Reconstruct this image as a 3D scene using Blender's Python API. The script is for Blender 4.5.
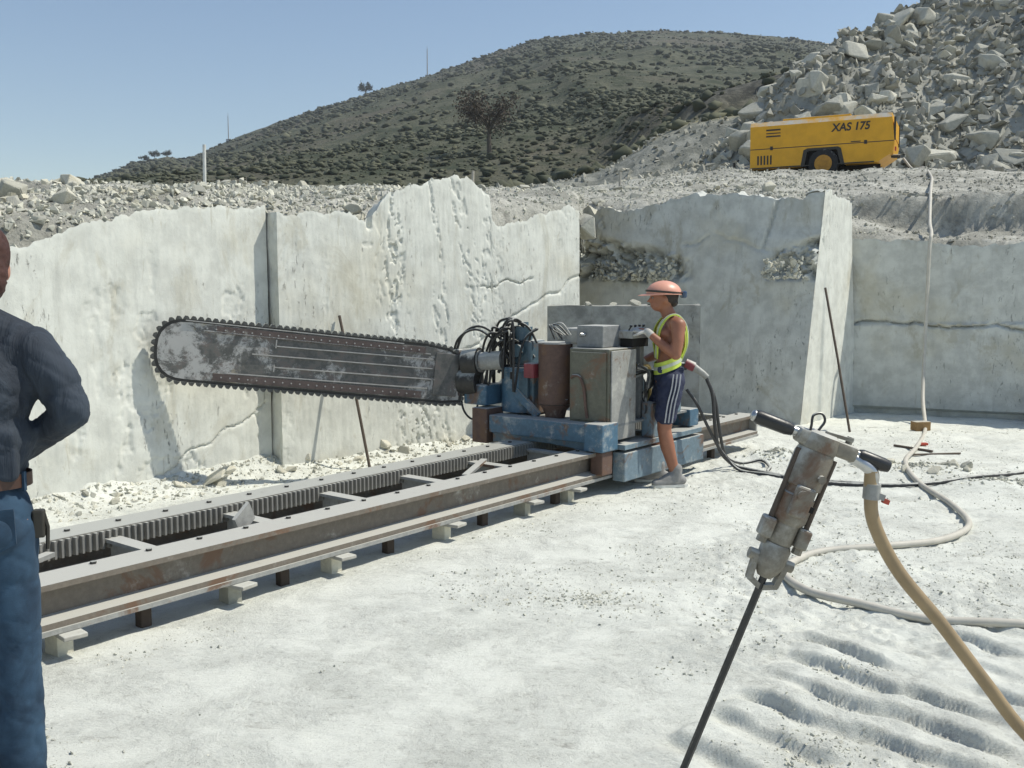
import bpy, bmesh, math, random
import numpy as np
from mathutils import Vector, Matrix
for o in list(bpy.data.objects): bpy.data.objects.remove(o)
scene = bpy.context.scene
C = scene.collection
R = math.radians
random.seed(7); rng = np.random.default_rng(11)

# ------------------------------------------------------------------ camera, sky, sun, exposure
cam = bpy.data.cameras.new('camera'); camo = bpy.data.objects.new('camera', cam); C.objects.link(camo)
camo.location = (0, 0, 1.7); camo.rotation_euler = (R(90 - 5.595), 0, 0)
cam.sensor_width = 36; cam.lens = 36 * 980 / 1024; cam.clip_end = 3000; cam.clip_start = .05
scene.camera = camo
SUN_AZ, SUN_EL = 84, 56            # degrees clockwise from +Y, above the horizon
w = bpy.data.worlds.new('World'); scene.world = w; w.use_nodes = True
nt = w.node_tree; sky = nt.nodes.new('ShaderNodeTexSky'); sky.sky_type = 'NISHITA'; sky.sun_disc = False
sky.sun_elevation = R(SUN_EL); sky.sun_rotation = R(SUN_AZ); sky.altitude = 300; sky.air_density = 1.15; sky.dust_density = .35; sky.ozone_density = 1.0
nt.links.new(sky.outputs[0], nt.nodes['Background'].inputs[0]); nt.nodes['Background'].inputs[1].default_value = .115
sun = bpy.data.lights.new('sun', 'SUN'); sun.energy = 4.3; sun.angle = R(.55); sun.color = (1, .955, .84)
suno = bpy.data.objects.new('sun', sun); C.objects.link(suno)
sd = Vector((math.sin(R(SUN_AZ)) * math.cos(R(SUN_EL)), math.cos(R(SUN_AZ)) * math.cos(R(SUN_EL)), math.sin(R(SUN_EL))))
suno.rotation_euler = sd.to_track_quat('Z', 'Y').to_euler()
vs = scene.view_settings; vs.view_transform = 'Standard'; vs.look = 'None'; vs.gamma = 1; vs.exposure = .08; vs.use_curve_mapping = False

# ------------------------------------------------------------------ noise
def hash2(ix, iy, seed):
    n = (ix.astype(np.int64) * 374761393 + iy.astype(np.int64) * 668265263 + seed * 974634777) & 0x7fffffff
    n = ((n ^ (n >> 13)) * 1274126177) & 0x7fffffff
    return ((n ^ (n >> 16)) & 0xffff) / 65535.0
def vnoise(x, y, seed=0):
    x = np.asarray(x, float); y = np.asarray(y, float); x, y = np.broadcast_arrays(x, y)
    ix = np.floor(x); iy = np.floor(y); fx = x - ix; fy = y - iy
    fx = fx * fx * (3 - 2 * fx); fy = fy * fy * (3 - 2 * fy)
    a = hash2(ix, iy, seed); b = hash2(ix + 1, iy, seed); c = hash2(ix, iy + 1, seed); d = hash2(ix + 1, iy + 1, seed)
    return (a + (b - a) * fx) * (1 - fy) + (c + (d - c) * fx) * fy
def fbm(x, y, seed=0, oct=4, gain=.5):
    s = 0; a = 1; t = 0
    for i in range(oct):
        s = s + a * vnoise(np.asarray(x) * 2 ** i, np.asarray(y) * 2 ** i, seed + i * 17); t += a; a *= gain
    return s / t
def smooth(a, b, x):
    t = np.clip((np.asarray(x, float) - a) / (b - a), 0, 1); return t * t * (3 - 2 * t)

# ------------------------------------------------------------------ materials
class NT:
    def __init__(s, name):
        s.m = bpy.data.materials.new(name); s.m.use_nodes = True; s.t = s.m.node_tree; s.b = s.t.nodes['Principled BSDF']
        s.tc = s.n('ShaderNodeTexCoord')
    def n(s, typ, **kw):
        nd = s.t.nodes.new(typ)
        for k, v in kw.items(): setattr(nd, k, v)
        return nd
    def l(s, a, b): s.t.links.new(a, b)
    def setv(s, sock, v):
        if hasattr(v, 'is_linked') or hasattr(v, 'links'): s.l(v, sock)
        else: sock.default_value = v
    def coords(s, scale=(1, 1, 1), rot=(0, 0, 0), world=False):
        mp = s.n('ShaderNodeMapping'); mp.inputs['Scale'].default_value = scale; mp.inputs['Rotation'].default_value = rot
        if world: g = s.n('ShaderNodeNewGeometry'); s.l(g.outputs['Position'], mp.inputs[0])
        else: s.l(s.tc.outputs['Object'], mp.inputs[0])
        return mp.outputs[0]
    def noise(s, vec, scale, detail=6, rough=.6, dist=0):
        nd = s.n('ShaderNodeTexNoise'); s.l(vec, nd.inputs['Vector']); nd.inputs['Scale'].default_value = scale
        nd.inputs['Detail'].default_value = detail; nd.inputs['Roughness'].default_value = rough; nd.inputs['Distortion'].default_value = dist
        return nd.outputs['Fac']
    def ramp(s, fac, lo, hi, a=0., b=1.):
        r = s.n('ShaderNodeMapRange', interpolation_type='SMOOTHSTEP'); s.l(fac, r.inputs[0])
        r.inputs[1].default_value = lo; r.inputs[2].default_value = hi; r.inputs[3].default_value = a; r.inputs[4].default_value = b
        return r.outputs[0]
    def mix(s, fac, a, b, mode='MIX'):
        m = s.n('ShaderNodeMix', data_type='RGBA', blend_type=mode); s.setv(m.inputs[0], fac)
        for sock, v in ((m.inputs[6], a), (m.inputs[7], b)): s.setv(sock, (*v, 1) if isinstance(v, tuple) and len(v) == 3 else v)
        return m.outputs[2]
    def math(s, op, a, b=0.):
        m = s.n('ShaderNodeMath', operation=op); s.setv(m.inputs[0], a); s.setv(m.inputs[1], b); return m.outputs[0]
    def bump(s, h, strength=.4, dist=.01, prev=None):
        b = s.n('ShaderNodeBump'); s.l(h, b.inputs['Height']); b.inputs['Strength'].default_value = strength; b.inputs['Distance'].default_value = dist
        if prev is not None: s.l(prev, b.inputs['Normal'])
        return b.outputs[0]
    def done(s, col, rough=.8, metal=0., normal=None, spec=None):
        s.setv(s.b.inputs['Base Color'], (*col, 1) if isinstance(col, tuple) else col)
        s.setv(s.b.inputs['Roughness'], rough); s.setv(s.b.inputs['Metallic'], metal)
        if spec is not None: s.b.inputs['Specular IOR Level'].default_value = spec
        if normal is not None: s.l(normal, s.b.inputs['Normal'])
        return s.m
M = {}
def plain(name, col, rough=.7, metal=0., var=.15, scale=12, bump=.15, dust=0., spec=None, dustcol=(.52, .52, .47)):
    t = NT(name); v = t.coords()
    n1 = t.noise(v, scale); c = t.mix(t.ramp(n1, .3, .7), tuple(x * (1 - var) for x in col), tuple(min(1, x * (1 + var)) for x in col))
    if dust > 0:
        g = t.n('ShaderNodeNewGeometry'); sx = t.n('ShaderNodeSeparateXYZ'); t.l(g.outputs['Normal'], sx.inputs[0])
        n2 = t.noise(v, scale * .7, 8, .7)
        up = t.ramp(sx.outputs[2], -.2, .9, 0, .5)
        f = t.ramp(t.math('ADD', n2, up), .80 - dust * .35, 1.12 - dust * .35)
        c = t.mix(t.math('MULTIPLY', f, .9), c, dustcol)
    M[name] = t.done(c, rough, metal, t.bump(t.noise(v, scale * 6, 4), bump, .004), spec)
    return M[name]

def stone_mat(name, base, streak=True, tone=False, rnd=False, warm=.3, scale=1., dark=.12, stain=.3):
    t = NT(name); v = t.coords()
    big = t.noise(v, .9 * scale, 5, .55); mid = t.noise(v, 5 * scale, 7, .62); fine = t.noise(v, 45 * scale, 5, .7)
    d = tuple(x * (1 - dark) for x in base); li = tuple(min(.82, x * 1.09) for x in base)
    c = t.mix(t.ramp(mid, .32, .66), d, li)
    c = t.mix(t.ramp(big, .52, .72, 0, warm), c, (base[0] * .86, base[1] * .76, base[2] * .56))
    if streak:
        st = t.noise(t.coords((1.6, 1.6, .16)), 4.2, 6, .65, .4)
        c = t.mix(t.ramp(st, .56, .72, 0, .38), c, tuple(x * .6 for x in base))
        st2 = t.noise(t.coords((3, 3, .5)), 7, 6, .7, .8)
        c = t.mix(t.ramp(st2, .60, .68, 0, .5), c, (base[0] * .66, base[1] * .62, base[2] * .54))
    if streak:
        sn = t.noise(t.coords((1, 1, .55)), 1.5, 7, .7, 1.2); c = t.mix(t.ramp(sn, .55, .66, 0, stain), c, (base[0] * .60, base[1] * .53, base[2] * .40))
        chn = t.noise(t.coords((5, 5, 1.3)), 5.5, 9, .8); chm = t.math('MULTIPLY', t.ramp(chn, .60, .625), t.ramp(t.noise(t.coords((1, 1, .3)), 1.4, 4, .6), .50, .58)); c = t.mix(t.math('MULTIPLY', chm, .38), c, tuple(x * .62 for x in base))
    pits = t.noise(v, 16 * scale, 6, .75)
    c = t.mix(t.ramp(pits, .64, .72, 0, .5), c, tuple(x * .5 for x in base))
    if rnd:
        oi = t.n('ShaderNodeObjectInfo'); c = t.mix(1., c, t.mix(oi.outputs['Random'], (.62, .63, .62), (1.12, 1.1, 1.04)), 'MULTIPLY')
    if tone:
        at = t.n('ShaderNodeAttribute', attribute_name='tone'); c = t.mix(1., c, t.mix(at.outputs['Fac'], (.55, .56, .56), (1.12, 1.1, 1.05)), 'MULTIPLY')
    b = t.bump(fine, .4, .006); b = t.bump(mid, .2 if streak else .5, .02, b)
    if streak: b = t.bump(t.math('MULTIPLY', chm, -1.), .9, .02, b)
    M[name] = t.done(c, .92, 0, b, .2); return M[name]
stone_mat('wall_stone', (.64, .645, .588))
stone_mat('shaded_stone', (.535, .545, .505), warm=.6, dark=.17, stain=.45)  # wall stone darkened for the faces out of the sun, and more stained
stone_mat('ledge_stone', (.36, .36, .33), warm=.6, dark=.4)
stone_mat('rubble_tone', (.585, .58, .51), streak=False, tone=True, scale=2)
stone_mat('heap_tone', (.41, .405, .36), streak=False, tone=True, scale=1.2)
stone_mat('rubble_single', (.59, .575, .50), streak=False, rnd=True, scale=2)
stone_mat('heap_single', (.50, .495, .445), streak=False, rnd=True, scale=1.2)

def floor_mat():
    t = NT('floor_dust'); v = t.coords()
    big = t.noise(v, .35, 5, .6, .5); mid = t.noise(v, 1.7, 10, .72, .3); fine = t.noise(v, 9, 10, .78); grit = t.noise(v, 60, 6, .8); speck = t.noise(v, 150, 3, .6)
    c = t.mix(t.ramp(mid, .32, .56), (.675, .685, .62), (.755, .765, .695))
    c = t.mix(t.ramp(big, .54, .70, 0, .2), c, (.70, .695, .62))
    st = t.noise(t.coords((1.2, 3.2, 1), (0, 0, R(14))), 2.6, 12, .82, .2)
    patch = t.ramp(t.noise(v, 2.0, 10, .8, .3), .42, .72)
    crust = t.noise(v, 17, 10, .85)
    c = t.mix(t.math('MULTIPLY', patch, t.ramp(crust, .50, .60, 0, .85)), c, (.50, .495, .44))
    c = t.mix(t.math('MULTIPLY', patch, t.ramp(crust, .58, .64)), c, (.28, .275, .24))
    c = t.mix(t.ramp(st, .56, .63, 0, .6), c, (.46, .45, .40))
    c = t.mix(t.ramp(grit, .58, .68, 0, .65), c, (.34, .335, .29))
    c = t.mix(t.math('MULTIPLY', t.ramp(speck, .62, .7), t.ramp(mid, .60, .42)), c, (.22, .215, .19))
    h = t.math('ADD', t.math('MULTIPLY', t.math('MULTIPLY', crust, patch), -.9), t.math('MULTIPLY', st, -.7))
    b = t.bump(grit, .6, .008); b = t.bump(h, .8, .03, b)
    M['floor_dust'] = t.done(c, .95, 0, b, .12)
floor_mat()
def bench_mat():
    t = NT('bench_gravel'); v = t.coords()
    at = t.n('ShaderNodeAttribute', attribute_name='veg'); a2 = t.n('ShaderNodeAttribute', attribute_name='grey')
    mid = t.noise(v, 1.3, 9, .72); fine = t.noise(v, 7, 8, .75)
    c = t.mix(t.ramp(mid, .36, .64), (.33, .325, .285), (.58, .57, .505))
    c = t.mix(t.ramp(fine, .48, .66, 0, .7), c, (.22, .215, .19))
    c = t.mix(a2.outputs['Fac'], c, t.mix(t.ramp(mid, .4, .62), (.19, .195, .17), (.33, .33, .29)))
    veg = t.mix(t.ramp(mid, .36, .62), (.085, .085, .045), (.30, .27, .16))
    veg = t.mix(t.ramp(fine, .55, .68), veg, (.07, .08, .045))
    c = t.mix(t.math('MULTIPLY', at.outputs['Fac'], t.ramp(mid, .2, .5)), c, veg)
    a3 = t.n('ShaderNodeAttribute', attribute_name='rock'); c = t.mix(a3.outputs['Fac'], c, t.mix(t.ramp(mid, .4, .62), (.045, .045, .04), (.13, .125, .105)))
    b = t.bump(fine, .8, .06); b = t.bump(mid, .7, .15, b)
    M['bench_gravel'] = t.done(c, .95, 0, b, .1)
bench_mat()
def hill_mat():
    t = NT('hill_soil'); v = t.coords()
    big = t.noise(v, .02, 6, .6); mid = t.noise(v, .16, 8, .7); fine = t.noise(v, .7, 6, .7)
    c = t.mix(t.ramp(mid, .38, .6), (.062, .072, .048), (.122, .124, .088))
    c = t.mix(t.ramp(big, .48, .62, 0, .6), c, (.14, .12, .095))
    c = t.mix(t.ramp(fine, .52, .62, 0, .75), c, (.05, .06, .035))
    M['hill_soil'] = t.done(c, .95, 0, t.bump(fine, .8, .8), .1)
hill_mat()
def leafy(name, a, b):
    t = NT(name); at = t.n('ShaderNodeAttribute', attribute_name='tone')
    M[name] = t.done(t.mix(at.outputs['Fac'], a, b), .85, 0, None, .2)
leafy('scrub_leaf', (.042, .050, .032), (.130, .132, .088)); leafy('dry_leaf', (.06, .048, .035), (.15, .12, .09))
plain('bark', (.10, .085, .065), .9, scale=5)

def painted(name, col, rust=.4, dust=.35, rough=.5):
    t = NT(name); v = t.coords(); n1 = t.noise(v, 6, 8, .7); n2 = t.noise(v, 3.2, 7, .65, .6); n3 = t.noise(v, 22, 6, .75)
    c = t.mix(t.ramp(n3, .35, .7), tuple(x * .75 for x in col), col)
    c = t.mix(t.ramp(n2, .62 - rust * .22, .72 - rust * .2, 0, .92), c, (.15, .085, .05))
    g = t.n('ShaderNodeNewGeometry'); sx = t.n('ShaderNodeSeparateXYZ'); t.l(g.outputs['Normal'], sx.inputs[0])
    up = t.ramp(sx.outputs[2], .2, .9, 0, .45)
    c = t.mix(t.ramp(t.math('ADD', n1, up), .72 - dust * .3, .98 - dust * .3, 0, .88), c, (.50, .495, .45))
    M[name] = t.done(c, rough, 0, t.bump(n3, .2, .004))
painted('blue_paint', (.07, .155, .235), .42, .72); painted('dull_blue', (.08, .14, .18), .5, .6)
painted('rust_brown', (.14, .085, .065), .5, .5, .75); painted('olive_paint', (.14, .14, .105), .55, .38)
painted('pale_blue', (.17, .24, .29), .5, .62); painted('grey_paint', (.24, .25, .25), .15, .5)
painted('beam_steel', (.19, .162, .13), .35, .56, .6); painted('pale_steel', (.34, .34, .32), .25, .66)
plain('yellow_paint', (.70, .355, .010), .42, scale=4, var=.08, bump=.03, dust=.18)
def bar_mat():
    t = NT('bar_steel'); v = t.coords(); n1 = t.noise(v, 5.0, 10, .8, .3); n2 = t.noise(v, 11, 7, .7); n3 = t.noise(t.coords((2.2, 1, 2.2), (0, R(-38), 0)), 1.6, 6, .65)
    at = t.n('ShaderNodeAttribute', attribute_name='dusty')
    c = t.mix(t.ramp(n2, .35, .7), (.085, .085, .08), (.18, .175, .16)); c = t.mix(t.math('MULTIPLY', t.ramp(n2, .5, .62), .5), c, (.13, .09, .08))
    f = t.ramp(t.math('ADD', n1, t.math('MULTIPLY', at.outputs['Fac'], .11)), .545, .66)
    c = t.mix(t.math('MULTIPLY', f, .82), c, (.50, .49, .47))
    c = t.mix(t.math('MULTIPLY', t.ramp(n3, .6, .66), t.math('MULTIPLY', at.outputs['Fac'], .8)), c, (.36, .31, .22))
    M['bar_steel'] = t.done(c, .6, .1, t.bump(n2, .3, .006))
bar_mat()
plain('dark_steel', (.05, .048, .045), .55, .4, scale=20, dust=.35)
plain('tooth_steel', (.09, .09, .085), .5, .4, scale=30, dust=.45)
plain('edge_band', (.10, .075, .068), .7, .1, scale=14, dust=.55)
plain('weld_line', (.36, .35, .33), .8, scale=20)
plain('rack_steel', (.26, .25, .225), .55, .3, scale=10, dust=.55)
plain('black_rubber', (.022, .022, .022), .55, scale=20, dust=.12); plain('cable_rubber', (.04, .04, .042), .6, scale=20, dust=.3)
plain('white_hose', (.52, .49, .42), .6, scale=10, var=.08); plain('tan_hose', (.31, .225, .125), .5, scale=8, var=.12)
painted('drill_steel', (.24, .215, .17), .5, .80, .6); plain('rod_steel', (.06, .058, .055), .5, .5, scale=14, dust=.2)
plain('chrome', (.45, .45, .44), .3, .9, scale=18); plain('grip_rubber', (.018, .018, .018), .38, scale=18)
plain('rust_rod', (.11, .085, .065), .8, .2, scale=10); plain('stake_white', (.62, .62, .58), .7); plain('stake_wood', (.42, .39, .33), .85, scale=8)
plain('block_wood', (.28, .17, .07), .85, scale=10, dust=.2); plain('shim_wood', (.40, .385, .34), .9, scale=10, dust=.35)
plain('post_dark', (.06, .045, .035), .9, scale=10, dust=.2)
plain('skin', (.30, .125, .07), .5, scale=10, var=.1, bump=.05); plain('neck_skin', (.42, .21, .15), .55, scale=10, var=.08, bump=.05)
plain('helmet_orange', (.68, .33, .235), .42, scale=5, var=.05, bump=.03); plain('hivis', (.55, .68, .10), .75, scale=25, var=.08)
plain('reflective', (.50, .54, .44), .5, scale=25, var=.06); plain('shorts_navy', (.022, .028, .062), .85, scale=14); plain('white_cloth', (.42, .42, .43), .8)
plain('glove_grey', (.44, .43, .40), .9, scale=20); plain('shoe_grey', (.25, .245, .235), .85, scale=18)
plain('hair_dark', (.028, .02, .016), .7, scale=60, bump=.5); plain('hair_red', (.055, .020, .014), .7, scale=60, bump=.5)
plain('goggle_blue', (.05, .09, .16), .2); plain('eye_white', (.25, .22, .2), .4); plain('eye_dark', (.02, .015, .01), .2)
def denim():
    t = NT('denim'); v = t.coords(); n1 = t.noise(v, 7, 6, .65, .4); n2 = t.noise(t.coords((1, 1, .3)), 5, 5, .6)
    wv = t.noise(t.coords((1, 1, 3)), 160, 2)
    c = t.mix(t.ramp(n1, .34, .66), (.011, .030, .058), (.028, .066, .115)); c = t.mix(t.ramp(n2, .52, .7, 0, .6), c, (.05, .10, .15))
    M['denim'] = t.done(c, .9, 0, t.bump(wv, .35, .002))
denim()
def shirt():
    t = NT('shirt_navy'); v = t.coords(); n1 = t.noise(t.coords((1.4, 1.4, .5)), 6, 5, .6, .8)
    c = t.mix(t.ramp(n1, .35, .68), (.018, .025, .037), (.032, .045, .064)); M['shirt_navy'] = t.done(c, .85, 0, t.bump(n1, .9, .03))
shirt()
plain('belt_leather', (.06, .028, .018), .5); plain('brass', (.4, .3, .12), .35, .9); plain('thread', (.28, .17, .07), .9)
plain('tyre', (.02, .02, .02), .8, scale=10, dust=.3); plain('wheel_rim', (.42, .21, .02), .5); plain('decal_dark', (.03, .027, .02), .5, var=.02)
plain('dark_gap', (.012, .011, .010), .9); plain('red_plastic', (.45, .06, .03), .4); plain('antenna', (.35, .36, .37), .6)
plain('drum_red', (.20, .035, .045), .5, dust=.2)

# ------------------------------------------------------------------ mesh helpers
class MB:
    def __init__(s): s.v = []; s.f = []
    def add(s, v, f):
        b = len(s.v); s.v += [tuple(p) for p in v]; s.f += [tuple(i + b for i in q) for q in f]; return s
    def box(s, x0, x1, y0, y1, z0, z1, bev=0.):
        if bev <= 0:
            return s.add([(x0, y0, z0), (x1, y0, z0), (x1, y1, z0), (x0, y1, z0), (x0, y0, z1), (x1, y0, z1), (x1, y1, z1), (x0, y1, z1)],
                  [(0, 3, 2, 1), (4, 5, 6, 7), (0, 1, 5, 4), (1, 2, 6, 5), (2, 3, 7, 6), (3, 0, 4, 7)])
        bm = bmesh.new(); bmesh.ops.create_cube(bm, size=1)
        for q in bm.verts: q.co = Vector(((x0 + x1) / 2 + q.co.x * (x1 - x0), (y0 + y1) / 2 + q.co.y * (y1 - y0), (z0 + z1) / 2 + q.co.z * (z1 - z0)))
        bmesh.ops.bevel(bm, geom=list(bm.edges), offset=bev, segments=2, affect='EDGES', profile=.5)
        return s.bm(bm)
    def bm(s, bm, mat=None):
        bm.verts.index_update(); s.add([(mat @ v.co if mat else v.co) for v in bm.verts], [[v.index for v in f.verts] for f in bm.faces]); bm.free(); return s
    def obox(s, c, ax, ay, az):
        c, ax, ay, az = map(Vector, (c, ax, ay, az)); P = [c + a * ax + b * ay + d * az for d in (-1, 1) for (a, b) in ((-1, -1), (1, -1), (1, 1), (-1, 1))]
        return s.add(P, [(0, 3, 2, 1), (4, 5, 6, 7), (0, 1, 5, 4), (1, 2, 6, 5), (2, 3, 7, 6), (3, 0, 4, 7)])
    def tube(s, pts, r, n=10, cap=True):
        pts = [Vector(p) for p in pts]; k = len(pts); rr = r if isinstance(r, (list, tuple)) else [r] * k
        ref = None; rings = []
        for i, p in enumerate(pts):
            d = (pts[min(i + 1, k - 1)] - pts[max(i - 1, 0)]).normalized()
            if ref is None: ref = d.orthogonal().normalized()
            ref = (ref - d * ref.dot(d)); ref = ref.normalized() if ref.length > 1e-6 else d.orthogonal().normalized()
            b = d.cross(ref); rings.append([p + (ref * math.cos(2 * math.pi * j / n) + b * math.sin(2 * math.pi * j / n)) * rr[i] for j in range(n)])
        f = [(i * n + j, i * n + (j + 1) % n, (i + 1) * n + (j + 1) % n, (i + 1) * n + j) for i in range(k - 1) for j in range(n)]
        if cap: f += [tuple(range(n - 1, -1, -1)), tuple((k - 1) * n + j for j in range(n))]
        return s.add([q for ring in rings for q in ring], f)
    def extrude(s, poly, fn):            # poly: 2D outline, fn(x,y,side) -> 3D
        n = len(poly); v = [fn(x, y, 0) for x, y in poly] + [fn(x, y, 1) for x, y in poly]
        return s.add(v, [tuple(range(n - 1, -1, -1)), tuple(range(n, 2 * n))] + [(i, (i + 1) % n, n + (i + 1) % n, n + i) for i in range(n)])
    def ell(s, c, r, rot=None, seg=12):
        bm = bmesh.new(); bmesh.ops.create_uvsphere(bm, u_segments=seg, v_segments=max(6, seg // 2 + 2), radius=1)
        m = Matrix.Translation(Vector(c)) @ (rot.to_4x4() if rot else Matrix()) @ Matrix.Diagonal((*r, 1)); return s.bm(bm, m)
    def cap(s, p0, r0, p1, r1, seg=12):
        s.tube([p0, p1], [r0, r1], seg); s.ell(p0, (r0,) * 3, seg=seg); s.ell(p1, (r1,) * 3, seg=seg); return s
    def mesh(s, name='mesh'):
        me = bpy.data.meshes.new(name); me.from_pydata(s.v, [], s.f); me.validate(); me.update(); return me
    def build(s, name, mat, parent=None, smooth_angle=None):
        me = s.mesh(name)
        bm = bmesh.new(); bm.from_mesh(me); bmesh.ops.recalc_face_normals(bm, faces=bm.faces); bm.to_mesh(me); bm.free()
        if smooth_angle is not None: autosmooth(me, smooth_angle)
        return link(name, me, mat, parent)
def autosmooth(me, ang):
    bm = bmesh.new(); bm.from_mesh(me)
    for f in bm.faces: f.smooth = True
    for e in bm.edges: e.smooth = len(e.link_faces) == 2 and e.calc_face_angle(3) < R(ang)
    bm.to_mesh(me); bm.free()
def link(name, me, mat, parent=None):
    o = bpy.data.objects.new(name, me); C.objects.link(o)
    if mat and not me.materials: me.materials.append(M[mat])
    if parent: o.parent = parent
    return o
def tag(o, label=None, cat=None, group=None, kind=None):
    for k, v in (('label', label), ('category', cat), ('group', group), ('kind', kind)):
        if v: o[k] = v
    return o
def empty(name, loc=(0, 0, 0), rz=0):
    o = bpy.data.objects.new(name, None); C.objects.link(o); o.location = loc; o.rotation_euler = (0, 0, rz); o.empty_display_size = .2; return o
def bez(pts, n=12):                       # Catmull-Rom through points
    P = [Vector(p) for p in pts]; P = [P[0] * 2 - P[1]] + P + [P[-1] * 2 - P[-2]]; out = []
    for i in range(1, len(P) - 2):
        a, b, c, d = P[i - 1:i + 3]
        for k in range(n):
            t = k / n; out.append(.5 * ((2 * b) + (c - a) * t + (2 * a - 5 * b + 4 * c - d) * t * t + (3 * b - a - 3 * c + d) * t ** 3))
    out.append(P[-2]); return out
def grid_mesh(name, X, Y, Z, keep=None):
    ny, nx = X.shape; v = np.stack([X, Y, Z], -1).reshape(-1, 3)
    i = np.arange(ny * nx).reshape(ny, nx); q = np.stack([i[:-1, :-1], i[:-1, 1:], i[1:, 1:], i[1:, :-1]], -1).reshape(-1, 4)
    if keep is not None:
        k = keep.reshape(-1); q = q[k[q].all(1)]; used = np.unique(q); mp = np.full(len(v), -1); mp[used] = np.arange(len(used)); v = v[used]; q = mp[q]
    else: used = np.arange(len(v))
    me = bpy.data.meshes.new(name); me.vertices.add(len(v)); me.vertices.foreach_set('co', v.astype(np.float32).ravel())
    me.loops.add(q.size); me.loops.foreach_set('vertex_index', q.astype(np.int32).ravel()); me.polygons.add(len(q))
    me.polygons.foreach_set('loop_start', np.arange(0, q.size, 4, dtype=np.int32)); me.polygons.foreach_set('loop_total', np.full(len(q), 4, np.int32))
    me.polygons.foreach_set('use_smooth', np.ones(len(q), bool)); me.update(); me.validate(); return me, used
def vattr(me, name, val):
    a = me.attributes.new(name, 'FLOAT', 'POINT'); a.data.foreach_set('value', np.asarray(val, np.float32).ravel())
def spaced(segs):
    out = [np.arange(a, b, d) for a, b, d in segs]; return np.concatenate(out + [[segs[-1][1]]])

# ------------------------------------------------------------------ quarry floor
WALL = np.array([(-60, -30), (-8.0, 1.9), (-2.22, 8.97), (.85, 11.8), (1.05, 13.9), (3.9, 12.45), (4.6, 13.35), (12, 10.3), (60, 8)])
def Yw(x): return np.interp(x, WALL[:, 0], WALL[:, 1])
RT = (math.sin(R(38)), math.cos(R(38))); RW = (-RT[1], RT[0]); RO = (-2.158, 4.259)
def rail(s, wd): return RO[0] + s * RT[0] + wd * RW[0], RO[1] + s * RT[1] + wd * RW[1]
def floor_h(x, y):
    big = (fbm(x * .5, y * .5, 3, 3) - .5) * .07
    rough = smooth(.42, .62, fbm(x * .55 + 9, y * .55, 21, 3))
    near = smooth(.2, 2.2, -((x - RO[0]) * RW[0] + (y - RO[1]) * RW[1]))            # smoother beside the track
    h = big * near + (fbm(x * 3.1, y * 3.1, 5, 5, .6) - .5) * (.014 + .055 * rough * near) + (fbm(x * 12, y * 12, 8, 4, .65) - .5) * (.008 + .034 * rough)
    # crusty scraped strokes running left-right
    st = fbm(x * 2.2 + y * .5, y * 9 - x * 2.2, 31, 4, .6); h = h - smooth(.56, .66, st) * .018 * smooth(.3, 1.2, x - .2 * y + .6)
    # imprints of crawler shoes, two rows
    for ox, oy, ln, ph, nr in ((.98, 3.55, .62, 0., 7), (1.72, 3.62, .55, .13, 6)):
        ax, ay = .60, .80; px, py = .80, -.60
        u = (x - ox) * ax + (y - oy) * ay; vv = (x - ox) * px + (y - oy) * py + .10 * (u - .6) ** 2
        mask = smooth(-.30, -.22, vv) * smooth(.36, .24, vv) * smooth(-.45, -.25, u) * smooth(1.45, 1.1, u)
        ph_u = (u + .05 * np.sin(vv * 7) + .08 * (fbm(x * 2.2, y * 2.2, 77, 3) - .5) * 2) / .27 + ph
        fr = ph_u - np.floor(ph_u)
        step = np.where(fr < .15, smooth(0, 1, fr / .15), smooth(0, 1, np.clip((1 - fr) / .55, 0, 1)))
        h = h * (1 - .72 * mask) + mask * (.050 * step - .024) * smooth(.22, .55, fbm(x * 2.6, y * 2.6, 91, 3)) * 1.2 + mask * (fbm(x * 9, y * 9, 95, 4, .6) - .5) * .026
    # heaps of fines
    for cx, cy, r, a in ((2.62, 9.65, .42, .10), (3.75, 8.95, .75, .07), (.42, 5.18, .5, .02), (4.1, 8.2, .6, .05)):
        d = np.hypot((x - cx) / r, (y - cy) / (r * .6)); h = h + a * np.exp(-d * d * 1.6) * (.6 + .8 * fbm(x * 7, y * 7, 61, 4))
    # talus along the foot of the left walls
    dw = Yw(x) - y; h = h + np.where(x < .6, .16 * np.exp(-np.clip(dw, 0, 9) / .28) * (.35 + fbm(x * 3, y * 3, 41, 4)), 0)
    return h * smooth(40, 14, np.hypot(x, y)) 
xs = spaced([(-80, -20, 4), (-20, -6, .4), (-6, -3.5, .08), (-3.5, .55, .026), (.55, 2.75, .0135), (2.75, 3.6, .026), (3.6, 8, .06), (8, 20, .5), (20, 80, 4)])
ys = spaced([(-80, -20, 4), (-20, -3, .6), (-3, 2.6, .15), (2.6, 3.1, .024), (3.1, 5.1, .0135), (5.1, 7.5, .024), (7.5, 14.5, .05), (14.5, 16, .5)])
X, Y = np.meshgrid(xs, ys); me, _ = grid_mesh('quarry_floor', X, Y, floor_h(X, Y))
tag(link('quarry_floor', me, 'floor_dust'), kind='structure')
def fz(x, y): return float(floor_h(np.array([x], float), np.array([y], float))[0])

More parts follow.
